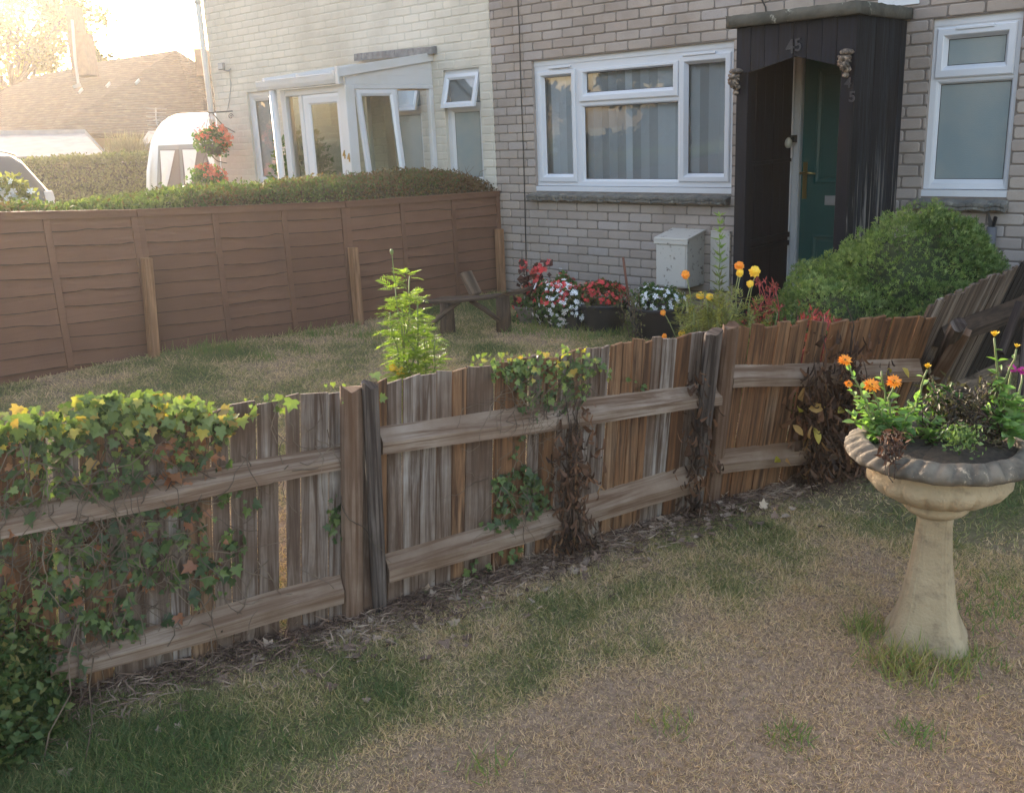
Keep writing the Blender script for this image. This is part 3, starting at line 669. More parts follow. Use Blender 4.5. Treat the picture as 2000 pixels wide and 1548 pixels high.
MB().tube([(-8.16,YQ-.03,1.93),(-8.16,YQ-.03,.1)], .035, 12).build('downpipe', UPVC2, PQ, True)
dm = MB(); ring(dm, (-7.755,XS-.108,.05,1.862), (-7.655,XS-.155,.25,1.775), [(0,YQ+.03),(0,YQ+.012),(.3,YQ+.008),(.85,YQ+.010),(1,YQ+.022),(1,YQ+.03)])
dq = dm.build('door', UPVC, PQ); pane(PQ, -7.655, XS-.155, .25, 1.775, YQ+.026, GLASS_P)
pane(PQ, -8.0, -7.825, .56, 1.86, YQ+.03, GLASS_P)
pane(PQ, 6.17, YW-.06, .56, 1.87, XS-.03, GLASS_P, 'x')
m_ = MB(); o_, i_ = (5.66,6.11,.60,1.88), (5.72,6.05,.66,1.825); vs = []  # side light standing open at the bottom
def tl_(y, z, d): k = (1.88-z)/1.28; return (XS+.006+.13*k-d, y, z)
for (t, d) in ((0,.03),(0,0),(.6,0),(1,.014),(1,.03)):
    a0, a1, b0, b1 = [o_[k]+(i_[k]-o_[k])*t for k in range(4)]; vs += [tl_(a, z, d) for a, z in ((a0,b0),(a1,b0),(a1,b1),(a0,b1))]
m_.add(vs, [[4*k+j, 4*k+(j+1) % 4, 4*k+4+(j+1) % 4, 4*k+4+j] for k in range(4) for j in range(4)], r=.5); m_.build('open_sash', UPVC, PQ)
m_ = MB(); m_.add([tl_(a, z, .018) for a, z in ((i_[0],i_[2]),(i_[1],i_[2]),(i_[1],i_[3]),(i_[0],i_[3]))], [[0,1,2,3]]); m_.build('pane', GLASS_P, PQ)
GOLD = plain('gold_number', (.35,.24,.08), .4, metal=.8)
for q in ((672,303), (681,309)): p = at_y(*q, YQ-.004); text('4', p, .105, PQ, 'house_number', GOLD, (90,0,0), .004, .75)
m_ = MB(); m_.box(-7.66, -7.12, YW-.035, YW-.004, 0, 1.60); m_.box(-7.60, -7.18, YW-.042, YW-.036, .9, 1.5); m_.build('inner_door', plain('inner_door_paint', (.085,.12,.105), .4), h44)
m_ = MB(); m_.box(-8.10,-8.05,YQ+.091,YW-.001,0,.55); m_.box(-8.10,-8.05,YQ+.091,YW-.001,1.87,1.925); m_.box(-8.10,-8.05,YW-.05,YW-.002,.551,1.869); m_.build('side_panel', UPVC2, PQ, bevel=.003); pane(PQ, YQ+.095, YW-.055, .56, 1.86, -8.075, GLASS_P, 'x')
# ------------------------------------------------------------------ near picket fence
WG = wood('grey_weathered_boards', [(.115,.070,.048), (.18,.135,.108), (.245,.205,.178), (.33,.295,.27)], (.075,.047,.034), .9, 48, .40, .62, .8, .42, .9)
WBR = wood('brown_boards', [(.135,.062,.030), (.185,.092,.046), (.22,.12,.064), (.26,.17,.11)], (.06,.033,.021), .9, 48, .38, .60, .8, .45, .7)
WDK = wood('dark_old_boards', [(.07,.048,.036), (.13,.095,.072), (.22,.175,.14)], (.03,.022,.018), .9, 50, .40, .58, .8, .75, .4)
WRL = wood('sawn_rail', [(.14,.09,.06), (.21,.15,.112), (.29,.23,.185)], (.12,.072,.047), .9, 60, .38, .55, .7, .3, .9)
WPD = wood('dark_post', [(.07,.052,.045), (.13,.105,.092), (.20,.17,.15)], (.035,.026,.023), .9, 40, .42, .62, .8, .4, .7)
WPL = wood('tan_post', [(.12,.072,.05), (.19,.13,.095), (.29,.225,.175)], (.10,.055,.034), .9, 40, .40, .58, .8, .4, .9)
dirA = np.array([.313, .95, 0.]); dirA /= np.linalg.norm(dirA)
B1 = at_z(690, 1205); T1 = at_z(690, 752, .75)
KB = [B1-2.1*dirA, B1, at_z(1165, 1052), at_z(1395, 978), at_z(1500, 940), at_z(1640, 912), at_z(1728, 890)]
KT = [T1-2.1*dirA+np.array([0,0,.01]), T1, at_z(1190, 676, .755), at_z(1438, 634, .755), at_z(1572, 632, .74), at_z(1735, 626, .72), at_z(1830, 616, .71)]
KB = np.array(KB); KT = np.array(KT)
for i_, (a_, b_) in {2: (1, 3), 4: (3, 6), 5: (3, 6)}.items():   # straight between the posts
    d_ = KB[b_]-KB[a_]; t_ = float(np.dot(KB[i_]-KB[a_], d_)/np.dot(d_, d_)); KB[i_] = KB[a_]+d_*t_; KT[i_] = KT[a_]+(KT[b_]-KT[a_])*t_
SEG = np.concatenate([[0], np.cumsum(np.linalg.norm(np.diff(KB, axis=0), axis=1))])
def fu(s):
    u = np.interp(s, SEG, range(7)); i = min(int(u), 5); return KB[i]+(KB[i+1]-KB[i])*(u-i), KT[i]+(KT[i+1]-KT[i])*(u-i)
def fpt(s, h, out=0.):
    b, t = fu(s); b2, t2 = fu(s+.02); d = U(b2-b); up = U(t-b); n_ = U(np.cross(d, up)); return b+(t-b)*h+n_*out
def on_fence(px, py, out=0.):
    """nearest point of the fence surface seen along an image direction -> (s, h)"""
    best = None
    for i in range(6):
        n_ = np.cross(KB[i+1]-KB[i], KT[i]-KB[i]); n_ = n_/np.linalg.norm(n_); p = at_p(px, py, KB[i]+n_*out, n_)-n_*out
        e = U(KB[i+1]-KB[i]); L = np.linalg.norm(KB[i+1]-KB[i]); up = KT[i]-KB[i]; A = np.array([KB[i+1]-KB[i], up]).T
        q, *_ = np.linalg.lstsq(A, p-KB[i], rcond=None); bad = max(0, -q[0], q[0]-1)
        if best is None or bad < best[0]-1e-9: best = (bad, SEG[i]+np.clip(q[0], -.2, 1.2)*L, q[1])
    return best[1], best[2]
FA = empty('picket_fence', B1, 'old weathered wooden board fence across the lawn, leaning and partly overgrown', 'fence', 'garden fences')
def fboards(s0, s1, mats, skip=(), wav=.068, pick=None):
    m_ = MB(); s = s0
    while s < s1-.015:
        w_ = random.uniform(wav*.62, wav*1.3); w_ = min(w_, s1-s)
        for ga, gb_ in skip:
            if s < ga < s+w_+.012: w_ = ga-s
            if abs(s-ga) < .002: s = gb_
        g_ = random.uniform(.003, .007) if s > s3_ else random.uniform(.0015, .005); h1 = 1+random.uniform(-.018, .010); h0 = -.03
        dz = random.uniform(0, .012); th = random.uniform(.010, .014); le = random.uniform(-.006, .006)
        q = lambda ss, h, o: fpt(ss, h, o)
        a, b = s+g_/2, s+w_-g_/2; at, bt = a+le, b+le+random.uniform(-.003, .003); ch = random.uniform(-.008, .008)
        m_.hexa([q(a,h0,dz), q(b,h0,dz), q(b,h0,dz-th), q(a,h0,dz-th)][::-1], [q(at,h1+ch,dz), q(bt,h1-ch,dz), q(bt,h1-ch,dz-th), q(at,h1+ch,dz-th)][::-1], m=(pick(s) if pick else 0))
        s += w_
    o = m_.build('board_panel', mats, FA, bevel=.0012); return o
sgap, _ = on_fence(550, 1000); s1_, _ = on_fence(700, 1000); s3_, _ = on_fence(1390, 800)
fboards(SEG[0], s1_, [WG, WBR], skip=[(sgap-.011, sgap+.012)], wav=.066, pick=lambda s: 0 if random.random() < .75 else 1)
fboards(s1_-.002, s3_, [WG, WBR], wav=.058, pick=lambda s: 0 if random.random() < np.interp(s, [s1_, s1_+.6, s3_], [.95, .65, .12]) else 1)
fboards(s3_-.004, SEG[-1]+.03, [WBR, WG], wav=.055, pick=lambda s: 0 if random.random() < .85 else 1)
def arris(tl, tr, bl, br, parent, mat_=WRL, on=on_fence, pt=fpt, n=14, outm=.042, name='rail'):
    """triangular rail between image-measured corner points of its face"""
    A, B_, C, D = on(*tl), on(*tr), on(*bl), on(*br); m_ = MB(); r_ = random.random(); L = 0
    sec = [(0., 1.), (outm, .50), (outm, .06), (0., 0.)]; rows = []
    for i in range(n+1):
        t = i/n; s = A[0]+(B_[0]-A[0])*t; hu = A[1]+(B_[1]-A[1])*t+.004*math.sin(t*7+r_*5); hl = C[1]+(D[1]-C[1])*t+.003*math.sin(t*9+r_)
        rows.append([pt(s, hl+(hu-hl)*k, .008+o+random.uniform(-.0012, .0012)) for o, k in sec])
    vs, fs, uvs = [], [], []; ou = random.random()*9
    for i, rw in enumerate(rows):
        vs += rw
        if i:
            l = float(np.linalg.norm(rw[1]-rows[i-1][1]))
            for k in range(3): fs.append([4*(i-1)+k, 4*(i-1)+k+1, 4*i+k+1, 4*i+k]); uvs.append([(ou+k*.05,L),(ou+k*.05+.045,L),(ou+k*.05+.045,L+l),(ou+k*.05,L+l)])
            L += l
    n0 = len(vs)-4; fs += [[3,2,1,0], [n0,n0+1,n0+2,n0+3]]; uvs += [[(0,0)]*4]*2
    m_.add(vs, fs, uvs, r_); return m_.build(name, mat_, parent)
arris((-60,996), (662,862), (-60,1058), (662,908), FA); arris((95,1272), (662,1116), (95,1326), (664,1170), FA)
arris((736,829), (1392,735), (738,884), (1392,777), FA); arris((748,1081), (1362,897), (751,1131), (1355,949), FA)
arris((1412,705), (1828,682), (1411,744), (1816,719), FA, mat_=WRL); arris((1392,875), (1700,838), (1389,915), (1690,875), FA)
def fpost(bp, tp, w_, d_, mat_, zt=.76, out=.05, parent=FA, w2=None, name='post'):
    a = at_z(*bp); b = at_z(*tp, zt); b = b+(a-b)*0
    m_ = MB(); n = 8; r_ = random.random(); side = dirA; prev = None
    P = [a+(b-a)*(-.06+1.06*i/n) for i in range(n+1)]
    vs, fs, uvs = [], [], []; k_ = 10
    up = U(b-a); x = U(side-np.dot(side, up)*up); y = np.cross(up, x); L = np.linalg.norm(b-a)
    for i, p in enumerate(P):
        for j in range(k_):
            an = 2*math.pi*j/k_; c, s_ = math.cos(an), math.sin(an); q = max(abs(c), abs(s_)); rr = .75+.25/q*.8
            wj = 1+random.uniform(-.02, .02); vs.append(p+x*c*rr*w_/2*wj+y*s_*rr*d_/2*wj+(up*random.uniform(-.01,.012) if i == n else 0))
        if i:
            for j in range(k_):
                j2 = (j+1) % k_; fs.append([(i-1)*k_+j, (i-1)*k_+j2, i*k_+j2, i*k_+j]); uvs.append([(j*.025,(i-1)/n*L),(j*.025+.025,(i-1)/n*L),(j*.025+.025,i/n*L),(j*.025,i/n*L)])
    fs.append([n*k_+j for j in range(k_)]); uvs.append([(.3*math.cos(6.283*j/k_)*.1, .3*math.sin(6.283*j/k_)*.1) for j in range(k_)])
    m_.add(vs, fs, uvs, r_); return m_.build(name, mat_, parent)
fpost((688,1208), (686,756), .072, .070, WPL, .765); fpost((742,1192), (722,750), .050, .060, WPD, .775)
fpost((1355,990), (1394,648), .070, .06, WPD, .765); fpost((1390,978), (1428,636), .066, .05, WPL, .77)
fpost((1790,800), (1872,634), .06, .06, WPD, .71)
b_ = MB(); p0, p1 = at_z(1812,765,.33), at_z(1884,646,.67); b_.bar(p0, p1, .05, .035, side=(1,0,0)); b_.build('brace', WPL, FA, bevel=.003)

# side fence running on to the house
FB = empty('side_fence', (-1.62, 4.0, 0), 'dark leaning board fence behind the green shrub, running on to the house wall', 'fence', 'garden fences')
nB = np.cross(np.array([0,1,0.]), U(np.array([.26,0,.75])))
def bB(y, h, o=0.): return np.array([-1.635, y, 0.])+np.array([np.interp(y, [3.8, 6.5], [.27, .24])*h, 0, .755*h])+nB*o
def onB(px, py, out=0.): p = at_p(px, py, bB(4, 0, 0), nB); return p[1], p[2]/.755
m_ = MB(); y = 3.86
while y < 6.56:
    w_ = random.uniform(.045, .075); g_ = random.uniform(.003, .009); h1 = 1+random.uniform(-.02, .015); dz = random.uniform(0, .008); le = random.uniform(-.01,.01)+.03
    m_.hexa([bB(y+g_,-.03,dz-.012), bB(y+w_,-.03,dz-.012), bB(y+w_,-.03,dz), bB(y+g_,-.03,dz)], [bB(y+g_+le,h1,dz-.012), bB(y+w_+le,h1,dz-.012), bB(y+w_+le,h1,dz), bB(y+g_+le,h1,dz)], m=0 if y < 4.95 else 1); y += w_
m_.build('board_panel', [wood('grey_side_boards', [(.10,.07,.05), (.17,.13,.10), (.27,.22,.185)], (.05,.035,.028), .9, 48, .4, .6, .8, .7, .4), wood('darker_side_boards', [(.025,.020,.018), (.045,.036,.032)], (.012,.01,.01), .8, 48, .4, .6, .6)], FB, bevel=.0012)  # boards towards the house are a darker brown
arris((1834,636), (2010,571), (1828,668), (2006,605), FB, WDK, onB, bB); arris((1845,752), (1990,688), (1843,790), (1990,720), FB, WDK, onB, bB)
m_ = MB(); m_.bar(at_y(1955,690,4.45), at_y(1992,590,4.6), .03, .03); m_.bar(at_y(1990,790,4.5), at_y(2004,640,4.6), .025, .03); m_.build('post', WPD, FB, bevel=.003)

# waney lap fence
LAPM = None
m, n, b, o = new_mat('red_brown_stained_laps')
k = ramp(n, math_(n, 'ADD', math_(n, 'MULTIPLY', attr(n), .2), math_(n, 'MULTIPLY', noise(n, 1.2, 4), .8)), [(.25, (.105,.052,.036)), (.5, (.14,.07,.048)), (.75, (.175,.09,.06))])
g1 = noise(n, 1.0, 6, .6, coord(n, False, (1, 2.5, 70)), .4)
n.links.new(mix(n, ramp(n, g1, [(.5, (0,0,0)), (.75, (.22,)*3)]), k, (.085,.042,.03)), b.inputs['Base Color']); b.inputs['Roughness'].default_value = .8; b.inputs['Specular IOR Level'].default_value = .2
bump(n, g1, b, .5, .003); LAPM = m
XL = -6.3
EDGE_SHADE = plain('bark_edge_seam_shade', (.045,.022,.016), .9)  # bark-brown lap edges whose dark colour stands in for the seam shadow
LF = empty('lap_fence', (XL, 4.8, 0), 'red brown overlapping panel fence along the left side of the lawn', 'fence', 'garden fences')
joints = [(6.585, .935), (4.80, .985), (3.07, 1.075), (1.30, 1.20), (-.45, 1.30)]
for (ya, za), (yb, zb_) in zip(joints[:-1], joints[1:]):
    m_ = MB(); rows = 10; H0 = .97; ph = random.random()*9
    for k in range(rows):
        r_ = random.random(); ns = 26; top = []; bot = []; f1, f2, p1_, p2_ = random.uniform(4,8), random.uniform(9,17), random.random()*6, random.random()*6
        for i in range(ns+1):
            t = i/ns; y = ya+(yb-ya)*t; zt = za+(zb_-za)*t-.03; z_ = zt-k*H0/rows
            wv = .006*math.sin(f1*t+p1_)+.004*math.sin(f2*t+p2_)+(.010*math.exp(-((t-p1_/6)/.03)**2))
            top.append((y, z_+.02)); bot.append((y, z_-H0/rows+wv))
        vs = []
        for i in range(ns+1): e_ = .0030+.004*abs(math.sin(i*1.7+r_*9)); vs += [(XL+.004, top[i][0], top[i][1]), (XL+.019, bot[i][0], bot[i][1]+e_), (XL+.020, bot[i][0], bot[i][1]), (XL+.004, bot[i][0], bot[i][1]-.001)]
        fs = []
        for i in range(ns): a = 4*i; fs += [[a, a+1, a+5, a+4], [a+1, a+2, a+6, a+5], [a+2, a+3, a+7, a+6]]
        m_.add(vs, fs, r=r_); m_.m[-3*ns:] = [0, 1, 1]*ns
    m_.add([(XL+.002,ya,za-.01),(XL+.002,yb,zb_-.01),(XL+.002,yb,zb_-1.1),(XL+.002,ya,za-1.1),(XL-.012,ya,za-.01),(XL-.012,yb,zb_-.01),(XL-.012,yb,zb_-1.1),(XL-.012,ya,za-1.1)], [[0,1,2,3],[7,6,5,4]], r=.5)
    m_.build('lap_panel', [LAPM, EDGE_SHADE], LF)
    for t in (0.012, 1/3, 2/3, .988):
        m_ = MB(); y = ya+(yb-ya)*t; z_ = za+(zb_-za)*t; w_ = .022
        m_.hexa([(XL+.012,y-w_,z_-1.0),(XL+.029,y-w_,z_-1.0),(XL+.029,y+w_,z_-1.0),(XL+.012,y+w_,z_-1.0)], [(XL+.012,y-w_,z_-.045),(XL+.029,y-w_,z_-.045),(XL+.029,y+w_,z_-.045),(XL+.012,y+w_,z_-.045)])
        m_.build('batten', LAPM, LF, bevel=.002)
    m_ = MB(); m_.hexa([(XL-.006,ya-.004,za-.044),(XL+.036,ya-.004,za-.044),(XL+.036,yb+.004,zb_-.044),(XL-.006,yb+.004,zb_-.044)][::-1], [(XL-.006,ya-.004,za-.006),(XL+.036,ya-.004,za-.006),(XL+.036,yb+.004,zb_-.006),(XL-.006,yb+.004,zb_-.006)][::-1])
    m_.hexa([(XL-.016,ya-.002,za-.0058),(XL+.044,ya-.002,za-.0058),(XL+.044,yb+.002,zb_-.0058),(XL-.016,yb+.002,zb_-.0058)][::-1], [(XL-.016,ya-.002,za+.004),(XL+.044,ya-.002,za+.004),(XL+.044,yb+.002,zb_+.004),(XL-.016,yb+.002,zb_+.004)][::-1])
    m_.build('capping', LAPM, LF)
WST = wood('tan_stake', [(.26,.135,.072), (.36,.20,.115)], (.18,.095,.052), .85, 40, .4, .6, .5)
for y, h, w_, lean in ((4.785, .63, .058, .0), (3.055, .76, .058, .05)):
    m_ = MB(); m_.bar((XL+.095,y-lean,-.05), (XL+.085,y+.01,h), w_, .07, side=(0,1,0)); m_.build('post', WST, LF, bevel=.004)
m_ = MB(); m_.bar((XL+.08,6.50,-.05), (XL+.08,6.50,.60), .07, .06, side=(0,1,0)); m_.build('post', WST, LF, bevel=.004)

# ------------------------------------------------------------------ wall boxes and fixtures
BOXM = plain('peeling_box_paint', (.50,.48,.44), .6, bmp=.5, bscale=50, dirt=(.16,.14,.12), dirt_scale=20, dirt_lo=.58, dirt_hi=.66)
mb = empty('meter_box', (-4.23, 6.47, .24), 'dirty white meter box with a sloping lid on the brick wall', 'meter box')
m_ = MB(); a0, a1, y0, y1, z0, z1 = -4.373, -4.083, 6.35, 6.598, .235, .60
m_.hexa([(a0,y0,z0),(a1,y0,z0),(a1,y1,z0),(a0,y1,z0)], [(a0,y0,z1),(a1,y0,z1),(a1,y1,z1+.05),(a0,y1,z1+.05)]); m_.build('body', BOXM, mb, bevel=.004)
m_ = MB(); m_.hexa([(a0-.012,y0-.014,z1+.001),(a1+.012,y0-.014,z1+.001),(a1+.012,y1,z1+.052),(a0-.012,y1,z1+.052)], [(a0-.012,y0-.014,z1+.02),(a1+.012,y0-.014,z1+.02),(a1+.012,y1,z1+.068),(a0-.012,y1,z1+.068)])
m_.box(a0-.012, a1+.012, y0-.014, y0-.008, z1-.03, z1+.0005); m_.build('lid', BOXM, mb, bevel=.003)
m_ = MB(); m_.box(a0+.012, a1-.012, y0-.006, y0-.0006, z0+.012, z1-.035); m_.build('door', BOXM, mb, bevel=.002)
m_ = MB(); m_.box(-4.015, -3.845, 6.572, 6.598, .20, .66); m_.box(-4.015, -3.845, 6.566, 6.5715, .655, .665)
tag(m_.build('wall_panel', BOXM, bevel=.003), 'flat dirty white panel on the brick wall beside the black porch', 'wall panel')
bp = empty('pipe_cover', at_y(1937, 470, 6.57), 'black iron pipe with pointed clip standing against the wall under the small window', 'pipe')
m_ = MB(); p = at_y(1937, 440, 6.56); m_.tube([(p[0],6.565,-.02),(p[0],6.565,p[2]-.01)], .031, 12); m_.build('pipe', plain('grey_pipe', (.10,.10,.11), .6), bp, True)
m_ = MB(); m_.bar((p[0]-.0,6.56,p[2]-.02), (p[0]-.025,6.55,p[2]+.085), .035, .012, w2=.006); m_.bar((p[0]+.005,6.56,p[2]-.02), (p[0]+.022,6.55,p[2]+.055), .03, .012, w2=.02); m_.build('clip', METAL_DK, bp)
fl = empty('flood_light', at_y(433, 130, YW-.06), 'small grey flood light high on the cream wall', 'wall light')
p = at_y(433, 130, YW-.09); m_ = MB(); m_.box(p[0]-.055, p[0]+.055, p[1]-.02, p[1]+.015, p[2]-.04, p[2]+.04, r=.5); m_.build('lamp_head', plain('grey_casting', (.22,.22,.22), .5), fl, bevel=.006)
m_ = MB(); m_.box(p[0]-.045, p[0]+.045, p[1]-.024, p[1]-.0205, p[2]-.03, p[2]+.03); m_.build('lens', plain('lens_glass', (.5,.5,.5), .1), fl)
m_ = MB(); m_.tube([p+(.02,.0,-.04), p+(.05,.05,-.055), p+(.05,.088,-.03)], .009, 6); m_.tube([p+(.03,.08,-.05), p+(.02,.085,-.2), p+(-.04,.085,-.35), p+(-.11,.085,-.47), p+(-.16,.085,-.52)], .004, 5); m_.build('bracket', plain('grey_casting2', (.3,.3,.3), .5), fl)

# rustic bench
SEATW = wood('rustic_bench_wood', [(.09,.06,.042), (.15,.105,.075), (.21,.155,.115)], (.05,.034,.025), .9, 20, .4, .6, .8, .3, .5)
gb = at_z(972, 650); bench = empty('rustic_bench', (gb[0]-.4, gb[1]+.1, 0), 'rustic low log bench standing on the lawn against the brown panel fence', 'bench')
zs_ = .315
m_ = MB(); P = [at_z(x, y, zs_) for x, y in ((818,588), (905,584), (968,577), (1008,564))]
Q = [p+np.array([.02,.24,0]) for p in P]; nS = 10
vs = []
for i in range(nS+1):
    t = i/nS*3; k = min(int(t), 2); f_ = t-k; a = P[k]+(P[k+1]-P[k])*f_; c = Q[k]+(Q[k+1]-Q[k])*f_; wv = .012*math.sin(i*1.9)
    vs += [a+(0,wv,0), c+(0,wv,0), c+(0,wv,-.028), a+(.0,wv,-.025)]
m_.add(vs, [f for i in range(nS) for f in ([4*i,4*i+4,4*i+5,4*i+1],[4*i+1,4*i+5,4*i+6,4*i+2],[4*i+2,4*i+6,4*i+7,4*i+3],[4*i+3,4*i+7,4*i+4,4*i])]+[[0,1,2,3],[4*nS+3,4*nS+2,4*nS+1,4*nS]], [[(0,.0),(0,.1),(.05,.1),(.05,0)]]*(4*nS+2))
m_.build('seat', SEATW, bench, bevel=.006)
for (bx, by) in ((972,650), (862,655)):
    g_ = at_z(bx, by)+np.array([0,.07,0]); m_ = MB(); m_.tube([g_+(0,0,-.03), g_+(.004,0,.12), g_+(-.004,.006,.285)], [.062,.056,.052], 11); m_.build('leg', SEATW, bench, True)
for a, b_ in (((966,628), (905,590)), ((828,640), (884,592))):
    p0 = at_z(*a, .11)+(0,.05,0); p1 = at_z(*b_, .28)+(0,.07,0); m_ = MB(); m_.tube([p0, (p0+p1)/2+(0,0,.01), p1], [.018,.02,.017], 8); m_.build('brace', SEATW, bench, True)
p0 = at_z(900, 582, .31)+(0,.16,0); m_ = MB(); m_.bar(p0, p0+np.array([-.10,0,.16]), .10, .045, side=(0,1,0)); m_.build('backrest_stump', SEATW, bench, bevel=.006)

# ------------------------------------------------------------------ stone urn
uc = at_z(1807, 1243); uc = np.array([uc[0], uc[1], 0.]); 
UB = plain('buff_urn_stone', (.33,.25,.15), .9, (.44,.345,.22), 5, bmp=1.0, bscale=130, dirt=(.19,.14,.09), dirt_scale=14, dirt_lo=.52, dirt_hi=.72)
UR = plain('dark_mossy_rim_stone', (.075,.063,.048), .95, (.19,.155,.115), 16, bmp=.9, bscale=60, dirt=(.42,.33,.23), dirt_scale=22, dirt_lo=.60, dirt_hi=.67)
urn = empty('garden_urn', uc, 'cream stone pedestal urn with a dark mossy rim on the lawn, full of orange daisies', 'urn')
def sq(i, a, ra, z, q=6.):
    a2 = a-.35; c, s_ = abs(math.cos(a2)), abs(math.sin(a2)); k = (c**q+s_**q)**(-1/q); k = min(k, 1.19); e_ = (a2 % (math.pi/2)); gr = sum(math.exp(-((e_-q_)/.035)**2) for q_ in (.52,.64,.93,1.05)) if i > 3 else 0; return ra*(k*.98-.035*gr), z
m_ = MB(); pr = [(.124,-.02),(.122,.0),(.112,.02),(.098,.05),(.086,.085),(.078,.13),(.070,.18),(.062,.23),(.056,.28),(.052,.33),(.050,.37),(.052,.395)]
m_.lathe([(r_*.97, z) for r_, z in pr], (0,0,0), 160, sq); m_.v = [tuple(np.array(v)+uc) for v in m_.v]
up = m_.build('pedestal', UB, urn, True)
m_ = MB(); m_.lathe([(.050,.390),(.062,.396),(.077,.404),(.088,.416),(.090,.426),(.084,.434),(.074,.438)], uc, 48); m_.build('collar', UB, urn, True)
m_ = MB(); m_.lathe([(.062,.436),(.099,.441),(.142,.456),(.174,.477),(.188,.496),(.191,.510),(.186,.521),(.180,.531),(.174,.545),(.177,.558),(.17,.566)], uc, 144,
    lambda i, a, ra, z: (ra*(1+((.055 if i <= 4 else .02)*(abs(math.sin(9*a))**.5-.75) if 1 <= i <= 6 else 0)), z)); m_.build('bowl', UB, urn, True)
m_ = MB()
def rimf(i, a, ra, z):
    k = abs(math.sin(17*a+26*ra))**.7-.6; am = [0,0,.002,.007,.011,.013,.011,.005,.002,0,0][min(i,10)]; return ra+am*.5*k, z+am*k+.0015*math.sin(13*a+i)
m_.lathe([(.172,.556),(.214,.558),(.242,.566),(.254,.578),(.253,.588),(.239,.600),(.221,.609),(.205,.614),(.195,.612),(.188,.603),(.186,.583)], uc, 240, rimf, cap=False); m_.build('rim', UR, urn, True)
m_ = MB(); m_.lathe([(.190,.597),(.12,.606),(.05,.612),(.01,.614)], uc, 40, lambda i, a, ra, z: (ra, z+.006*math.sin(5*a+i)+random.uniform(-.003,.003))); m_.build('soil', plain('urn_soil', (.03,.022,.016), .95, (.06,.045,.03), 60, bmp=1, bscale=120), urn)
# ------------------------------------------------------------------ plants
G_FRESH = leafm('fresh_leaf', [(0, (.13,.20,.03)), (.5, (.19,.27,.045)), (1, (.28,.35,.08))], .45)
G_MID = leafm('green_leaf', [(0, (.03,.075,.02)), (.5, (.055,.11,.03)), (1, (.11,.18,.05))], .3)
G_SHRUB = leafm('shrub_leaf', [(0, (.04,.075,.025)), (.5, (.115,.18,.058)), (1, (.24,.32,.13))], .3)
G_HEDGE = leafm('hedge_leaf', [(0, (.10,.055,.03)), (.3, (.13,.085,.04)), (.5, (.06,.09,.03)), (.8, (.10,.15,.045)), (1, (.20,.24,.08))], .3)
G_IVY = leafm('ivy_leaf', [(0, (.035,.055,.028)), (.35, (.065,.10,.035)), (.6, (.12,.165,.05)), (.80, (.17,.215,.07)), (.86, (.36,.29,.06)), (.91, (.24,.105,.055)), (1, (.22,.085,.045))], .26, .45, noise_amt=.0)
G_DRY = leafm('dry_leaf', [(0, (.035,.020,.014)), (.5, (.085,.045,.028)), (.85, (.20,.10,.055)), (1, (.34,.20,.07))], .15, .8, (1.2,.9,.6))
G_LITTER = leafm('straw_litter', [(0, (.09,.055,.04)), (.5, (.25,.165,.12)), (1, (.44,.34,.25))], .1, .85, (1,.8,.6))
G_RED = leafm('red_stem_leaf', [(0, (.09,.02,.02)), (.5, (.25,.045,.05)), (1, (.38,.09,.11))], .3)
G_DKRED = leafm('dark_bronze_leaf', [(0, (.03,.012,.012)), (.5, (.06,.02,.02)), (1, (.10,.035,.03))], .2)
STEM = plain('brown_stem', (.07,.045,.03), .8, (.15,.11,.075), 12, var=.3)
STEM_D = plain('dead_stem', (.035,.022,.017), .9, (.075,.045,.032), 12, var=.4)
STEM_G = plain('green_stem', (.12,.17,.05), .6, (.17,.20,.07), 12)
F_WHITE = plain('white_petals', (.75,.77,.78), .6); F_RED = plain('red_petals', (.50,.022,.03), .5, (.62,.05,.05), 30, var=.3)
F_YEL = plain('yellow_petals', (.85,.50,.02), .5, (.90,.60,.04), 60, var=.15); F_ORG = plain('orange_petals', (.85,.24,.01), .5, (.88,.36,.02), 60, var=.15)
F_CORAL = plain('coral_petals', (.72,.13,.06), .5, (.75,.22,.12), 30, var=.2); F_MAG = plain('magenta_petals', (.45,.02,.22), .5)
F_EYE = plain('flower_centre', (.20,.09,.02), .8)

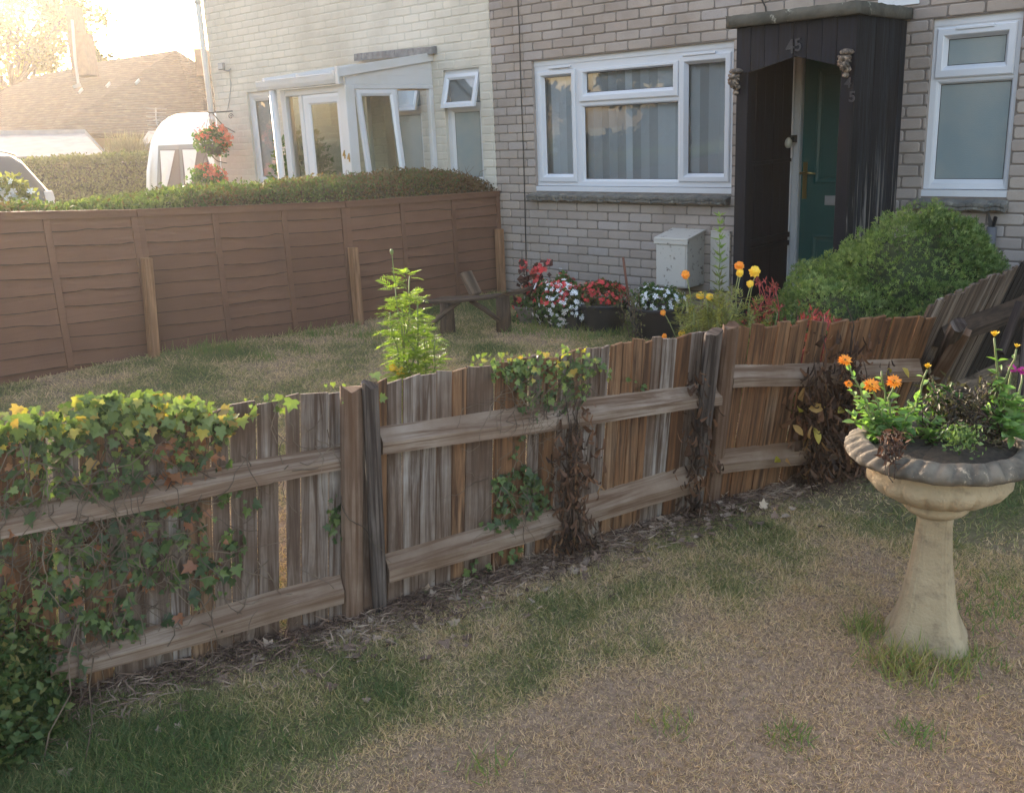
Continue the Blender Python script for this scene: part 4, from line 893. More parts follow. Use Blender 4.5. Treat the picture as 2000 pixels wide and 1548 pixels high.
def ring_petals(c, n_, rad, count, tpl, lift, W=1., layers=1, jit=.1):
    P, T, N, S = [], [], [], []; n_ = U(n_); a = U(np.cross(n_, (.3,.2,.9) if abs(n_[2]) < .9 else (1,0,0))); b = np.cross(n_, a)
    for l in range(layers):
        k = l/max(1, layers); cnt = max(4, int(count*(1-.45*k)))
        for i in range(cnt):
            an = 2*math.pi*(i+.5*l+random.uniform(-.2,.2))/cnt; r_ = a*math.cos(an)+b*math.sin(an); up = lift+k*.9+random.uniform(-jit, jit)
            P.append(np.array(c)+n_*rad*.12*l); T.append(r_*math.cos(up)+n_*math.sin(up)); N.append(n_*math.cos(up)-r_*math.sin(up)); S.append(rad*(1-.35*k)*random.uniform(.85,1.1))
    V, F, k = scatter(P, T, N, np.array(S), tpl, W); return V, F
def flower(c, n_, rad, mat_, parent, kind='daisy', name='flower'):
    if kind == 'daisy': V, F = ring_petals(c, n_, rad, 15, OVAL, .05, .75, 2)
    elif kind == 'pompon': V, F = ring_petals(c, n_, rad, 15, OVAL, -.35, 1.5, 5, .25)
    else: V, F = ring_petals(c, n_, rad, 9, OVAL, .9, .8, 2)
    o = np_obj(name, V, F, mat_, parent, rnd=np.random.RandomState(len(V)).random(len(V)))
    if kind == 'daisy': m_ = MB(); m_.lathe([(rad*.28,0),(rad*.22,.004),(.001,.006)], (0,0,0), 10); q = Vector(U(n_)).to_track_quat('Z','Y').to_matrix(); m_.v = [tuple(np.array(c)+np.array(q @ Vector(v))) for v in m_.v]; m_.build('centre', F_EYE if mat_ is not F_YEL else F_ORG, o, True)
    return o
def curve(p0, p1, bend=(0,0,0), n=7, wob=0.):
    p0, p1, b = (np.array(a, float) for a in (p0, p1, bend)); return [p0+(p1-p0)*t+b*4*t*(1-t)+rng.normal(size=3)*wob*(t*(1-t)*4) for t in np.linspace(0, 1, n)]

def pinnate_set(leafdefs, pairs=6):
    """list of (P, T, L): leaflets in pairs along a rachis"""
    Ps, Ts, Ns, Ss = [], [], [], []
    for P, T, L in leafdefs:
        T = U(T); s = U(np.cross(T, (0,0,1)+rng.normal(size=3)*.25)); n_ = U(np.cross(s, T))
        for k in range(pairs):
            t = .2+.75*k/(pairs-1); c = P+T*L*t+np.array([0,0,-.25*L*t*t]); l = L*.42*(1-.55*abs(t-.45))
            for sg in (-1, 1): Ps.append(c); Ts.append(T*.75+s*sg*.75+rng.normal(size=3)*.08); Ns.append(n_+rng.normal(size=3)*.2); Ss.append(l)
        Ps.append(P+T*L*.95+np.array([0,0,-.22*L])); Ts.append(T-np.array([0,0,.3])); Ns.append(n_); Ss.append(L*.3)
    return np.array(Ps), np.array(Ts), np.array(Ns), np.array(Ss)

# tall fresh marigold behind the fence
base = np.array([-3.07, 2.62, 0.]); mp = empty('tall_marigold', base, 'tall bright yellow green feathery plant with one yellow bloom behind the picket fence', 'plant')
m_ = MB(); LD = []
def mpt(px, py): return at_p(px, py, base, U(np.array([-.66,.70,0])))
stems = [(mpt(800,760), mpt(785,600)), (mpt(800,760), mpt(815,590)), (mpt(795,760), mpt(772,560)), (mpt(800,760), mpt(800,540)), (mpt(805,760), mpt(830,640)), (mpt(800,760), mpt(850,660)), (mpt(795,760), mpt(762,610))]
for a, b_ in stems:
    c = curve(base+rng.normal(size=3)*(.02,.02,0), b_, (0,0,0), 12, .012); m_.tube(c, [.007-.0004*i for i in range(12)], 6)
    for i, p in enumerate(c[3:]):
        for _ in range(10 if i < 8 else 11):
            d = rng.normal(size=3)*(1,1,.3); d = U(d); d[2] = .35+random.uniform(-.35,.4); LD.append((p+rng.normal(size=3)*.01, d, random.uniform(.065,.115)*(1.0 if i < 6 else .75)))
m_.tube(curve(mpt(772,565), mpt(765,490), (0,0,0), 5), .0022, 5)
m_.build('stem', STEM_G, mp, True)
P, T, N, S = pinnate_set(LD); foliage('foliage', P, T, N, S, LANCE, G_FRESH, mp, W=1.1)
flower(mpt(783,727), (.6,-.5,.5), .028, F_YEL, mp, 'pompon'); flower(mpt(768,718), (.5,-.6,.3), .022, F_YEL, mp, 'pompon')
m_ = MB(); c = mpt(765,492); m_.lathe([(.003,-.012),(.007,-.006),(.008,.004),(.004,.012)], c, 8); m_.build('bud', STEM_G, mp, True)

# marigold bed by the fence on the right
mc = at_y(1390, 660, 4.25); mc[2] = 0; mb_ = empty('marigold_clump', mc, 'sprawling olive green marigold clump with orange and yellow blooms between the pots and the fence', 'plant')
def kpt(px, py, dy=0.): return at_y(px, py, 4.25+dy)
m_ = MB(); LD = []; bl = [(1341,537,F_ORG,.026),(1370,578,F_YEL,.024),(1388,581,F_YEL,.024),(1446,520,F_ORG,.026),(1447,534,F_YEL,.022),(1476,531,F_YEL,.032),(1467,555,F_YEL,.020),(1297,611,F_ORG,.018),(1334,652,F_YEL,.022),(1300,657,F_ORG,.016)]
for x, y, mt, rd in bl:
    e = kpt(x, y, random.uniform(-.1,.1)); s0 = mc+np.array([(x-1390)*.0014, random.uniform(-.1,.1), .12]); m_.tube(curve(s0, e, (0,0,0), 7, .012), .0028, 5)
    flower(e+np.array([.0,-.01,.004]), (.5,-.7,.35+random.random()*.3), rd, mt, mb_, 'pompon')
for _ in range(80):
    x = max(1335, random.gauss(1408, 40)); y = random.uniform(575, 650)+abs(x-1390)*.15; e = kpt(x, y, random.uniform(-.22,.22)); s0 = mc+np.array([(x-1390)*.0018, random.uniform(-.12,.12), 0]); c = curve(s0, e, (0,0,0), 8, .02); m_.tube(c, .0025, 5)
    for p in c[2:]:
        for _ in range(3): d = rng.normal(size=3); d[2] += .4; LD.append((p, d, random.uniform(.05,.10)))
m_.build('stem', STEM_G, mb_, True)
P, T, N, S = pinnate_set(LD, 5); foliage('foliage', P, T, N, S, LANCE, leafm('olive_leaf', [(0, (.09,.09,.03)), (.5, (.15,.16,.05)), (1, (.24,.27,.08))], .35), mb_, W=1.0)
# tall slender stalk
cb = at_y(1408, 640, 4.7); cb[2] = 0; cs = empty('slender_weed', cb, 'tall slender green stalk in front of the meter box, brown lower down', 'plant')
m_ = MB(); c = curve(cb, at_y(1406, 422, 4.7), (0,0,0), 24, .004); m_.tube(c, [.006-.0002*i for i in range(24)], 6); m_.build('stem', STEM_G, cs, True)
P, T, S, Rr = [], [], [], []
for i, p in enumerate(c):
    for _ in range(10 if i > 5 else 4):
        t = i/23; L = random.uniform(.05,.085)*(1-.55*t)+.012; P.append(p+rng.normal(size=3)*.004); d = rng.normal(size=3)*(1,1,.2); d = U(d)+np.array([0,0,.65]); T.append(d); S.append(L); Rr.append(np.clip((t-.25)*1.3+random.uniform(-.15,.15), 0, 1))
foliage('foliage', P, T, rdir(len(P)), np.array(S), LANCE, leafm('stalk_leaf', [(0, (.10,.065,.04)), (.35, (.14,.13,.05)), (.7, (.17,.26,.07)), (1, (.22,.33,.09))], .35, noise_amt=0), cs, rnd=np.array(Rr), W=.9)
# red amaranth-like plants
def red_plant(name, label, px, top, Yd, spread, n):
    cb = at_y(px, 650, Yd); cb[2] = 0; rp = empty(name, cb, label, 'plant'); m_ = MB(); P, T, S = [], [], []
    for _ in range(n):
        x = random.gauss(px, spread); y = random.uniform(top, 640)+abs(x-px)*.35; e = at_y(x, y, Yd+random.uniform(-.15,.15)); c = curve(cb+rng.normal(size=3)*(.06,.06,0)+np.array([(x-px)*.0008,0,0]), e, rng.normal(size=3)*.03, 8, .015)
        m_.tube(c, [.005-.0004*i for i in range(8)], 5)
        for p in c[3:]:
            for _ in range(9): P.append(p+rng.normal(size=3)*.012); d = U(c[-1]-c[-3])+rng.normal(size=3)*.6; T.append(d); S.append(random.uniform(.018,.045))
    m_.build('stem', G_RED, rp, True); foliage('foliage', P, T, rdir(len(P)), np.array(S), LANCE, G_RED, rp, W=1.3)
red_plant('red_plant', 'crimson feathery plant in front of the green door', 1500, 545, 4.45, 28, 30)
red_plant('rust_plant', 'low rusty red plant just behind the fence top, left of the green shrub', 1600, 608, 3.85, 26, 22)

# big green shrub
sb = np.array([-2.0, 4.85, 0.]); sh = empty('round_shrub', sb, 'large rounded bright green shrub beside the black porch', 'shrub')
lobes = [((-1.84,4.95,.45), (.43,.42,.56)), ((-2.19,4.88,.32), (.34,.34,.45)), ((-1.64,5.12,.42), (.26,.36,.40)), ((-2.05,4.62,.30), (.40,.32,.40)), ((-1.74,5.02,.66),(.26,.26,.33)), ((-1.98,4.88,.50),(.30,.28,.38)), ((-1.62,4.72,.34),(.30,.26,.36))]
def sdf(p): return np.min([np.sqrt((((p-np.array(c))/np.array(r_))**2).sum(-1)) for c, r_ in lobes], axis=0)
P = []
for c, r_ in lobes:
    d = rdir(14000); q = np.array(c)+d*np.array(r_)*(rng.uniform(.88, 1.02, (14000, 1))+(.22*(vnoise(d[:,0]*3+c[0]*9, d[:,1]*3+d[:,2]*4, 1.5)-.5))[:, None]); P.append(q[(sdf(q) > .86) & (q[:, 2] > -.02)])
P = np.concatenate(P); P = P[(P[:, 0] < -1.70+.34*P[:, 2]) | ((P[:, 2] > .80) & (P[:, 0] < -1.36))]; near_c = np.array([lobes[i][0] for i in np.argmin([np.sqrt((((P-np.array(c))/np.array(r_))**2).sum(-1)) for c, r_ in lobes], axis=0)])
_k = vnoise(P[:,0]*1.3+P[:,2]*.8, P[:,1]+P[:,2]*1.1, 11) > .13; P = P[_k]; near_c = near_c[_k]; T = (P-near_c)/np.linalg.norm(P-near_c, axis=1, keepdims=True)+rdir(len(P))*.75+np.array([0,0,.55]); 
foliage('foliage', P, T, rdir(len(P)), rng.uniform(.016, .034, len(P)), SPRIG, G_SHRUB, sh, rnd=np.clip(.5+rng.normal(size=len(P))*.22+(vnoise(P[:,0]+P[:,2], P[:,1]+P[:,2], 6)-.5)*.5, 0, 1))
m_ = MB()
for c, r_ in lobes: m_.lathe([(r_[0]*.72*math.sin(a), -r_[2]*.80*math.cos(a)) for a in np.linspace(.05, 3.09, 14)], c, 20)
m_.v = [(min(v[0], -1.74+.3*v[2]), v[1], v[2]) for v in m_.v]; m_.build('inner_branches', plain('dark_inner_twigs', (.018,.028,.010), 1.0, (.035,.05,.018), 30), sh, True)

# clipped hedge behind the panel fence
hb = np.array([-6.68, 3.0, 0.]); hg = empty('garden_hedge', hb, 'low clipped hedge along the back of the red brown panel fence', 'hedge')
n = 46000; y = rng.uniform(-.6, 6.62, n); fr_ = rng.random(n); topz = 1.12+.05*(vnoise(y*0, y, 1.1)-.5)*2+.03*(vnoise(y, y, 4)-.5)+np.interp(y, [-.6,1.5,3,5,6.0,6.3,6.62], [.13,.05,0,-.02,-.02,-.04,-.16])
x = np.where(fr_ < .7, rng.uniform(-6.96, -6.36, n), -6.36+rng.uniform(-.02,.04,n)); z = np.where(fr_ < .7, topz+rng.normal(size=n)*.022-.10*np.abs((x+6.66)/.3)**4, topz-rng.uniform(0, .35, n))
P = np.stack([x, y, z], 1); T = rdir(n, .5); rn = np.clip(.58-.34*sstep(4.0, 6.0, y)+rng.normal(size=n)*.17+(vnoise(x, y, 3)-.5)*.5, 0, 1)
foliage('foliage', P, T, rdir(n, .4), rng.uniform(.018,.038,n), OVAL, G_HEDGE, hg, rnd=rn, W=1.0)
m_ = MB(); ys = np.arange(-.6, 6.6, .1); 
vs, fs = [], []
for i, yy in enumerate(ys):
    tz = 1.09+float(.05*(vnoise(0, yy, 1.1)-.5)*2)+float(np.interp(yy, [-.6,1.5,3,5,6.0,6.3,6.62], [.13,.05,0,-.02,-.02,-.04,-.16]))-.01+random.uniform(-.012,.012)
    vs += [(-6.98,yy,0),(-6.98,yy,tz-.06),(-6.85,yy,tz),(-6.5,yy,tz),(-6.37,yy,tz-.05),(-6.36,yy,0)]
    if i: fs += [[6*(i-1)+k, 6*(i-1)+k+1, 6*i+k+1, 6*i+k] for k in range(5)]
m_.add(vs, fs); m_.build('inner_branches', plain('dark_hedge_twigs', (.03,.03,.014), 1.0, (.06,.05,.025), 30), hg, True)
m_ = MB()
for _ in range(420):
    yy = random.uniform(3.5, 6.4) if random.random() < .8 else random.uniform(-.3, 3.5); p = np.array([random.uniform(-6.9,-6.36), yy, 1.06]); m_.tube(curve(p, p+rng.normal(size=3)*(.05,.06,.02)+(0,0,.09), (0,0,0), 4, .01), [.003,.0025,.002,.001], 4, cap=False)
tw = m_.build('twigs', STEM, hg); tw['kind'] = 'stuff'

# ivy and dead climbers on the picket fence
def fence_sample(poly, n, out=(.010,.045), clump=0):
    """points on the fence surface inside an outlined patch (image-measured outline) with a real offset in front of the boards"""
    poly = np.array(poly, float); x0, y0 = poly.min(0); x1, y1 = poly.max(0); res = []
    while len(res) < n:
        x, y = random.uniform(x0, x1), random.uniform(y0, y1); c = False; j = len(poly)-1
        for i in range(len(poly)):
            if (poly[i,1] > y) != (poly[j,1] > y) and x < (poly[j,0]-poly[i,0])*(y-poly[i,1])/(poly[j,1]-poly[i,1])+poly[i,0]: c = not c
            j = i
        if not c: continue
        if clump and vnoise(x*.02, y*.02, 1.0) < random.random()*clump: continue
        s, h = on_fence(x, y); res.append(fpt(s, h, random.uniform(*out)))
    return np.array(res)
def ivy(name, label, patches, stems_n, size=(.028,.058), stem_rad=.0022, top=None, loc=(0,0,0)):
    iv = empty(name, loc, label, 'ivy', 'ivy on the picket fence'); PP, RR = [], []
    for poly, n, cl, lo, hi in patches: q = fence_sample(poly, n, clump=cl); PP.append(q); RR.append(rng.uniform(lo, hi, n))
    if top is not None:
        for (xa, ya, xb, yb, n, hgt) in top:
            for _ in range(n):
                t = random.random(); s, h = on_fence(xa+(xb-xa)*t, ya+(yb-ya)*t); PP.append(fpt(s, h, random.uniform(-.09,.10))[None]+np.array([[0,0,random.uniform(-.035,hgt)]])); RR.append(np.array([random.uniform(.5,.89)]))
    P = np.concatenate(PP); rn = np.concatenate(RR); n = len(P); nf = U(np.cross(dirA, (0,0,1)))
    T = rdir(n)*.8+np.array([0,0,-.75]); N = rdir(n)*.55+nf+np.array([0,0,.45])
    foliage('foliage', P, T, N, size[0]*.8+(size[1]*1.05-size[0]*.8)*rng.random(n)**1.7, IVY, G_IVY, iv, rnd=rn, W=rng.uniform(.75,1.2,n))
    return iv
LP_ = [(-40,800),(0,800),(150,775),(250,755),(330,760),(440,800),(455,880),(400,930),(330,900),(280,960),(200,960),(100,960),(-40,1000)]
iv = ivy('ivy', 'dense ivy with green, yellow and rust leaves over the left end of the fence', [
    (LP_, 640, .95, 0, .92), ([(-40,1000),(200,980),(300,960),(440,930),(490,960),(470,1080),(420,1180),(330,1210),(150,1290),(-40,1330)], 620, 1.15, 0, .66),
    ([(-40,1000),(440,950),(430,1180),(-40,1330)], 90, .6, .9, 1.), ([(300,840),(440,800),(440,920),(300,950)], 45, .5, .9, 1.),
    ([(90,1240),(110,1400),(-40,1450),(-40,1230)], 160, .5, .2, .8)], 0,
    top=[(-40,812,460,800,200,.02), (150,802,400,790,220,.045), (400,800,560,775,26,.02), (640,758,760,742,12,.03)], size=(.016,.043), loc=B1-1.2*dirA)
m_ = MB()
def vine(n, x0, x1, y0, y1, L, thick):
    for _ in range(n):
        x, y = random.uniform(x0, x1), random.uniform(y0, y1); s, h = on_fence(x, y); pts = []; a = random.uniform(-2.6,-.5) if random.random() < .8 else random.uniform(0, 6.28); o_ = random.uniform(.010,.06)
        for k in range(random.randint(6, 13)):
            if not (0 < h < 1.02): break
            pts.append(fpt(s, h, o_)); s += math.cos(a)*L/10; h += math.sin(a)*L/10/.75; a += random.gauss(0, .42); o_ = min(.075, max(.008, o_+random.gauss(0, .010)))
        if len(pts) > 3: m_.tube(pts, [thick*(1-.6*k/len(pts)) for k in range(len(pts))], 5, cap=False)
vine(170, -40, 440, 820, 1250, .26, .0020); vine(60, -40, 330, 880, 1010, .22, .0018); vine(22, 440, 660, 790, 1150, .25, .0018)
m_.build('stem', STEM, iv, True)
iv2 = ivy('ivy', 'small dark green variegated ivy hanging over the fence top between the posts', [
    ([(975,720),(1000,695),(1100,688),(1145,700),(1130,780),(1100,800),(1060,790),(1030,815),(1000,770)], 250, .9, .05, .8), ([(950,690),(1170,680),(1170,720),(950,725)], 120, .4, .3, .85),
    ([(990,820),(1030,820),(1010,900),(985,890)], 14, 0, .2, .6), ([(1215,720),(1250,745),(1240,760),(1205,735)], 6, 0, .3, .7)], 0, size=(.014,.028), top=[(940,715,1160,690,150,.05)], loc=fpt(on_fence(1040,760)[0], .9))
m_ = MB(); vine(40, 970, 1140, 700, 790, .22, .0016); 
for _ in range(14): s, h = on_fence(random.uniform(985,1130), random.uniform(720,800)); m_.tube([fpt(s+random.gauss(0,.004)*k, h-k*.03, .05) for k in range(8)], .0012, 4, cap=False)
m_.build('stem', STEM, iv2, True)
iv3 = ivy('ivy', 'patch of dark green ivy low on the boards left of the dead brown stalks', [
    ([(960,920),(990,905),(1030,900),(1065,935),(1065,975),(1040,1000),(990,1008),(960,985)], 210, .5, 0, .6), ([(930,1010),(990,1000),(1000,1040),(940,1030)], 22, 0, .1, .6), ([(985,1000),(1010,1000),(1000,1110),(985,1110)], 22, 0, .2, .7),
    ([(640,960),(665,950),(662,1060),(640,1060)], 22, .3, 0, .5), ([(900,1080),(1010,1050),(1010,1110),(900,1120)], 20, .2, .1, .7)], 0, size=(.016,.032), loc=fpt(on_fence(1010,950)[0], .3))
m_ = MB(); vine(26, 950, 1060, 880, 1010, .2, .0016); m_.build('stem', STEM, iv3, True)

def dead_climber(label, px, top, bot, n_st, wid, n_leaf, low, pale=0., lsz=(.022,.060), out=(.03,.09)):
    """withered stalks with curled hanging leaves"""
    s0, h0 = on_fence(px, (top+bot)/2); dc = empty('withered_climber', fpt(s0, 0), label, 'dead plant', 'withered plants along the fence'); m_ = MB(); P, T, S, Rr = [], [], [], []
    for _ in range(n_st):
        xb = px+random.gauss(0, wid); tp = top+abs(random.gauss(0, 1))*(bot-top)*.22 if _ else top; pts = []
        for k in range(12):
            t = k/11; x = xb+random.gauss(0, 2.5)+(px-xb)*.3*t; y = bot+(tp-bot)*t; s, h = on_fence(x, y); pts.append(fpt(s, h, random.uniform(*out)*.7+.02))
        m_.tube(pts, [.0055-.00035*k for k in range(12)], 6)
        for k in range(int(1.6*n_leaf/n_st)):
            i = random.random()**low*11; p = pts[int(i)]+rng.normal(size=3)*(.022,.022,.012)*(1+wid/22); P.append(p); d = rng.normal(size=3)*.5; d[2] -= 1.1; T.append(d); S.append(random.uniform(*lsz)); Rr.append(min(1, random.random()*.84+pale*random.random()**6))
    m_.build('stem', STEM_D, dc, True)
    P = np.array(P); T = np.array(T); n = len(P)
    # curled leaf: narrow strip that rolls up
    tv = []; tf = []
    for k in range(6): a = k*.55; r_ = .24; tv += [[-.16*math.sin(math.pi*(k+.6)/6.5)-.01, math.sin(a)*.5+.12*k, -r_*(1-math.cos(a))], [.16*math.sin(math.pi*(k+.6)/6.5)+.01, math.sin(a)*.5+.12*k, -r_*(1-math.cos(a))+.06]]
    for k in range(5): tf += [[2*k, 2*k+1, 2*k+3], [2*k, 2*k+3, 2*k+2]]
    foliage('foliage', P, T, rdir(n), np.array(S), (np.array(tv), np.array(tf)), G_DRY, dc, rnd=np.array(Rr), W=rng.uniform(.35,1.1,n)); return dc
dead_climber('dark brown withered climber heaped at the foot of the middle fence panel', 1105, 750, 1085, 7, 17, 430, 1.9)
dead_climber('thin withered brown stalk beside the second pair of fence posts', 1338, 692, 985, 2, 5, 110, 1.3)
d3 = dead_climber('tall withered brown climber with a few yellow leaves on the right part of the fence', 1578, 608, 935, 6, 15, 420, 1.6, .4, (.022,.070))
d4 = dead_climber('withered climber reaching above the fence top behind the urn flowers', 1655, 578, 925, 6, 22, 430, 1.5, .3, (.022,.070))
def hang_leaves(dc, pts):
    P = []; 
    for x, y in pts: s, h = on_fence(x, y); P.append(fpt(s, h, .10))
    n = len(P); lm_ = leafm('yellowed_leaf', [(0, (.38,.27,.05)), (.6, (.42,.34,.07)), (1, (.30,.14,.06))], .3)
    for p in P: foliage('yellow_leaf', p[None], rdir(1)*.5+np.array([.2,.5,-.3]), rdir(1)*.4+np.array([.7,-.4,.5]), rng.uniform(.05,.075,1), OVAL8, lm_, dc, W=rng.uniform(.7,1.3))
hang_leaves(d3, [(1522,765),(1545,775),(1555,810),(1600,778),(1512,800),(1488,868),(1500,873)]); hang_leaves(d4, [(1700,745),(1725,690),(1690,680),(1740,760),(1640,800)])

# undergrowth at the foot of the left end
ub = at_z(60, 1420); us = empty('ivy_bush', ub, 'small leaved green and yellow bush in the bottom left corner', 'bush'); n = 9000
cs_ = [((-2.62,.63,.10), (.20,.26,.30)), ((-2.50,.42,.06), (.22,.24,.24)), ((-2.66,.40,.20), (.16,.20,.24)), ((-2.50,.66,.02), (.18,.16,.26))]
P = []
for c, r_ in cs_: d = rdir(n//2); P.append(np.array(c)+d*np.array(r_)*rng.uniform(.55, 1.05, (n//2, 1)))
P = np.concatenate(P); P = P[P[:, 2] > 0]; n = len(P)
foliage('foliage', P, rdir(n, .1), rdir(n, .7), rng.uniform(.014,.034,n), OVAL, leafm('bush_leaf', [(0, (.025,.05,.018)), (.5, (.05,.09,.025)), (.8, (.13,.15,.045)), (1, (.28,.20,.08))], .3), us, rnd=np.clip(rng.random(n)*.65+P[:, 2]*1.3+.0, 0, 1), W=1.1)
m_ = MB()
for _ in range(14): p = ub+rng.normal(size=3)*(.12,.12,0); m_.tube(curve(p, p+rng.normal(size=3)*(.1,.1,0)+(0,0,random.uniform(.15,.38)), (0,0,0), 5, .01), .002, 4, cap=False)
m_.build('stem', STEM, us)

# straw and leaf litter at the foot of the fence
n = 9000; s = rng.uniform(0.9, SEG[-1], n); off = np.abs(rng.normal(size=n))*.10-.03+.05*(vnoise(s, s*0, 3)); P = []
for si, oi in zip(s, off): b_, _ = fu(si); P.append(b_+np.array([.95,-.313,0])*oi)
P = np.array(P); P[:, 2] = gz(P[:, 0], P[:, 1])+rng.uniform(.0,.02,n); T = rdir(n)*(1,1,.25); rn = np.clip(rng.random(n)-.35*(vnoise(P[:,0], P[:,1], 5) > .55), 0, 1)
tag(foliage('straw_litter', P, T, rdir(n,1.2), rng.uniform(.02,.075,n), LANCE, G_LITTER, rnd=rn, W=.35), 'pale dead straw and stalks littering the foot of the fence', 'litter', kind='stuff')
n = 360; s = rng.uniform(0.9, SEG[-1]-.8, n); P = np.array([fu(a)[0]+np.array([.95,-.313,0])*abs(random.gauss(.03,.16)) for a in s]); P[:, 2] += .012
tag(foliage('fallen_leaves', P, rdir(n)*(1,1,.3), rdir(n)*.4+(0,0,1), rng.uniform(.018,.045,n), IVY, G_LITTER, rnd=rng.random(n)), 'dry brown fallen leaves at the foot of the fence', 'leaves', kind='stuff')

# tufts of longer grass
def tuft(c, n, r_, h, rn=(.5,.9), name='grass_tuft', label='', spread=.6):
    P = np.array(c)+rng.normal(size=(n,3))*(r_,r_,0); P[:, 2] = gz(P[:,0],P[:,1]); T = rdir(n)*spread; T[:, 2] = abs(T[:, 2])+.5; hh = h*rng.uniform(.4,1,n)
    return foliage(name, P, T, rdir(n), hh, BLADE, TUFTM, rnd=rng.uniform(*rn, n), W=.0032/hh)
TUFTM = leafm('tuft_grass', [(0, (.42,.30,.17)), (.4, (.30,.26,.10)), (.7, (.16,.21,.06)), (1, (.12,.20,.055))], .3, .6)
V = [(at_z(1690,1235), 110, .035, .10, (.3,.9)), (at_z(1745,1300), 150, .05, .12, (.05,.8)), (at_z(1820,1312), 150, .06, .09, (.3,.9)), (at_z(1780,1330), 90, .05, .07, (.2,.8)), (at_z(1890,1290), 120, .05, .06, (.5,.9)), (at_z(1925,1210), 90, .07, .05, (.6,1)),
     (at_z(1545,1445), 90, .03, .06, (.5,1)), (at_z(1780,1440), 90, .035, .06, (.5,1)), (at_z(1310,1420), 50, .03, .06, (.4,.9)), (at_z(950,1500), 60, .04, .06, (.4,.9)), (at_z(905,1165), 120, .07, .05, (.6,1)), (at_z(270,1490), 220, .12, .06, (.6,1)), (at_z(420,1500), 220, .14, .055, (.6,1)), (at_z(330,1420), 160, .10, .05, (.5,1)),
     (at_z(1900,1160), 120, .10, .04, (.6,1)), (at_z(1980,1180), 120, .08, .05, (.6,1))]
for k, (c, n, r_, h, rn) in enumerate(V):
    x, y = c[0], c[1]; P = c+rng.normal(size=(n,3))*(r_,r_,0); P[:,2] = 0; d_ = rdir(n)*.6; d_[:,2] = abs(d_[:,2])+.45; hh = h*rng.uniform(.4,1,n)
    V[k] = (P, d_, hh, rng.uniform(*rn, n))
P = np.concatenate([v[0] for v in V]); T = np.concatenate([v[1] for v in V]); hh = np.concatenate([v[2] for v in V]); rn = np.concatenate([v[3] for v in V])
tag(foliage('grass_tufts', P, T, rdir(len(P)), hh, BLADE, TUFTM, rnd=rn, W=.0032/hh), 'longer green grass tufts around the urn foot and on the front lawn', 'grass', kind='stuff')
V = []
for _ in range(90):
    q = random.choice([(1000,1250,625,665), (540,780,640,670), (300,600,690,720)]); c = at_z(random.uniform(*q[:2]), random.uniform(*q[2:])); n = 30; P = c+rng.normal(size=(n,3))*(.05,.05,0); P[:,2] = gz(P[:,0],P[:,1]); V.append(P)
P = np.concatenate(V); n = len(P); T = rdir(n)*.6; T[:,2] = abs(T[:,2])+.5; hh = rng.uniform(.03,.10,n)
tag(foliage('fence_side_grass', P, T, rdir(n), hh, BLADE, TUFTM, rnd=rng.uniform(.45,1,n), W=.004/hh), 'longer green grass along the brown panel fence and below the flower pots', 'grass', kind='stuff')

# ------------------------------------------------------------------ pots of flowers by the wall
POTB = plain('black_plastic_pot', (.018,.020,.024), .5, var=.1); POTS = plain('old_stone_pot', (.14,.13,.11), .95, (.22,.20,.17), 14, bmp=.7)
SOILM = plain('pot_soil', (.03,.022,.016), 1)
def mound(parent, c, r3, n, mat_, size, flowers, tpl=OVAL):
    d = rdir(n, .4); lum = lambda d: (1+.75*(vnoise(d[:,0]*2.2+c[0]*7, d[:,1]*2+d[:,2]*2.2, 1.3)-.5))[:,None]; P = np.array(c)+d*np.array(r3)*rng.uniform(.6,1.0,(n,1))*lum(d); foliage('foliage', P, d+rdir(n)*.6, d+rdir(n)*.5, rng.uniform(*size,n), tpl, mat_, parent, W=1.5)
    for mt, cnt, sz, fn, nm in flowers:
        d = rdir(cnt*3, .35); d = d[fn(d)][:cnt]; P = np.array(c)+d*np.array(r3)*rng.uniform(.92,1.14,(len(d),1))*lum(d); T = np.cross(d, rdir(len(d)))
        foliage(nm, P, T, d+rdir(len(d))*.35, rng.uniform(*sz,len(d)), BLOOM, mt, parent)
def pot(c, r_top, r_bot, h, mat_, label, name='flower_pot', rib=True):
    e = empty(name, c, label, 'flower pot', 'flower pots by the wall'); m_ = MB()
    m_.lathe([(r_bot*.96,0),(r_bot,.01),(r_top*.95,h*.80),(r_top*.96,h*.82),(r_top*1.0,h*.86),(r_top*1.03,h*.97),(r_top*1.03,h),(r_top*.94,h),(r_top*.93,h*.93),(.01,h*.93)], c, 40); m_.build('pot', mat_, e, True)
    return e
c1 = np.array([-5.06, 5.62, -.02]); e = pot(c1, .135, .10, .155, POTS, 'round grey stone pot of tall dark leaved red begonias, nearest the bench')
m_ = MB(); P, T, S, FP = [], [], [], []
for px, py in ((1022,523),(1045,528),(1062,520),(1030,560),(1075,585),(1012,590),(1050,545),(1040,575),(1070,560),(1020,610)):
    q = at_y(px, py, 5.62+random.uniform(-.08,.08)); c = curve(c1+(random.uniform(-.05,.05),0,.14), q, (0,0,0), 7, .01); m_.tube(c, .0045, 5); FP += [q+rng.normal(size=3)*.022 for _ in range(16)]
    for p in c[2:]:
        for _ in range(5): P.append(p+rng.normal(size=3)*.02); T.append(rng.normal(size=3)+(0,0,.3)); S.append(random.uniform(.035,.075))
m_.build('stem', G_DKRED, e, True); foliage('foliage', P, T, rdir(len(P),.5), np.array(S), OVAL, G_DKRED, e, W=1.5); foliage('flowers', FP, rdir(len(FP)), rdir(len(FP))*.6+np.array([.5,-.8,.3]), rng.uniform(.014,.026,len(FP)), BLOOM, F_RED, e)
c2 = np.array([-4.72, 5.62, -.02]); e = empty('flower_trough', c2, 'black trough hidden under white and red flowers, left of the first black pot', 'flower pot', 'flower pots by the wall')
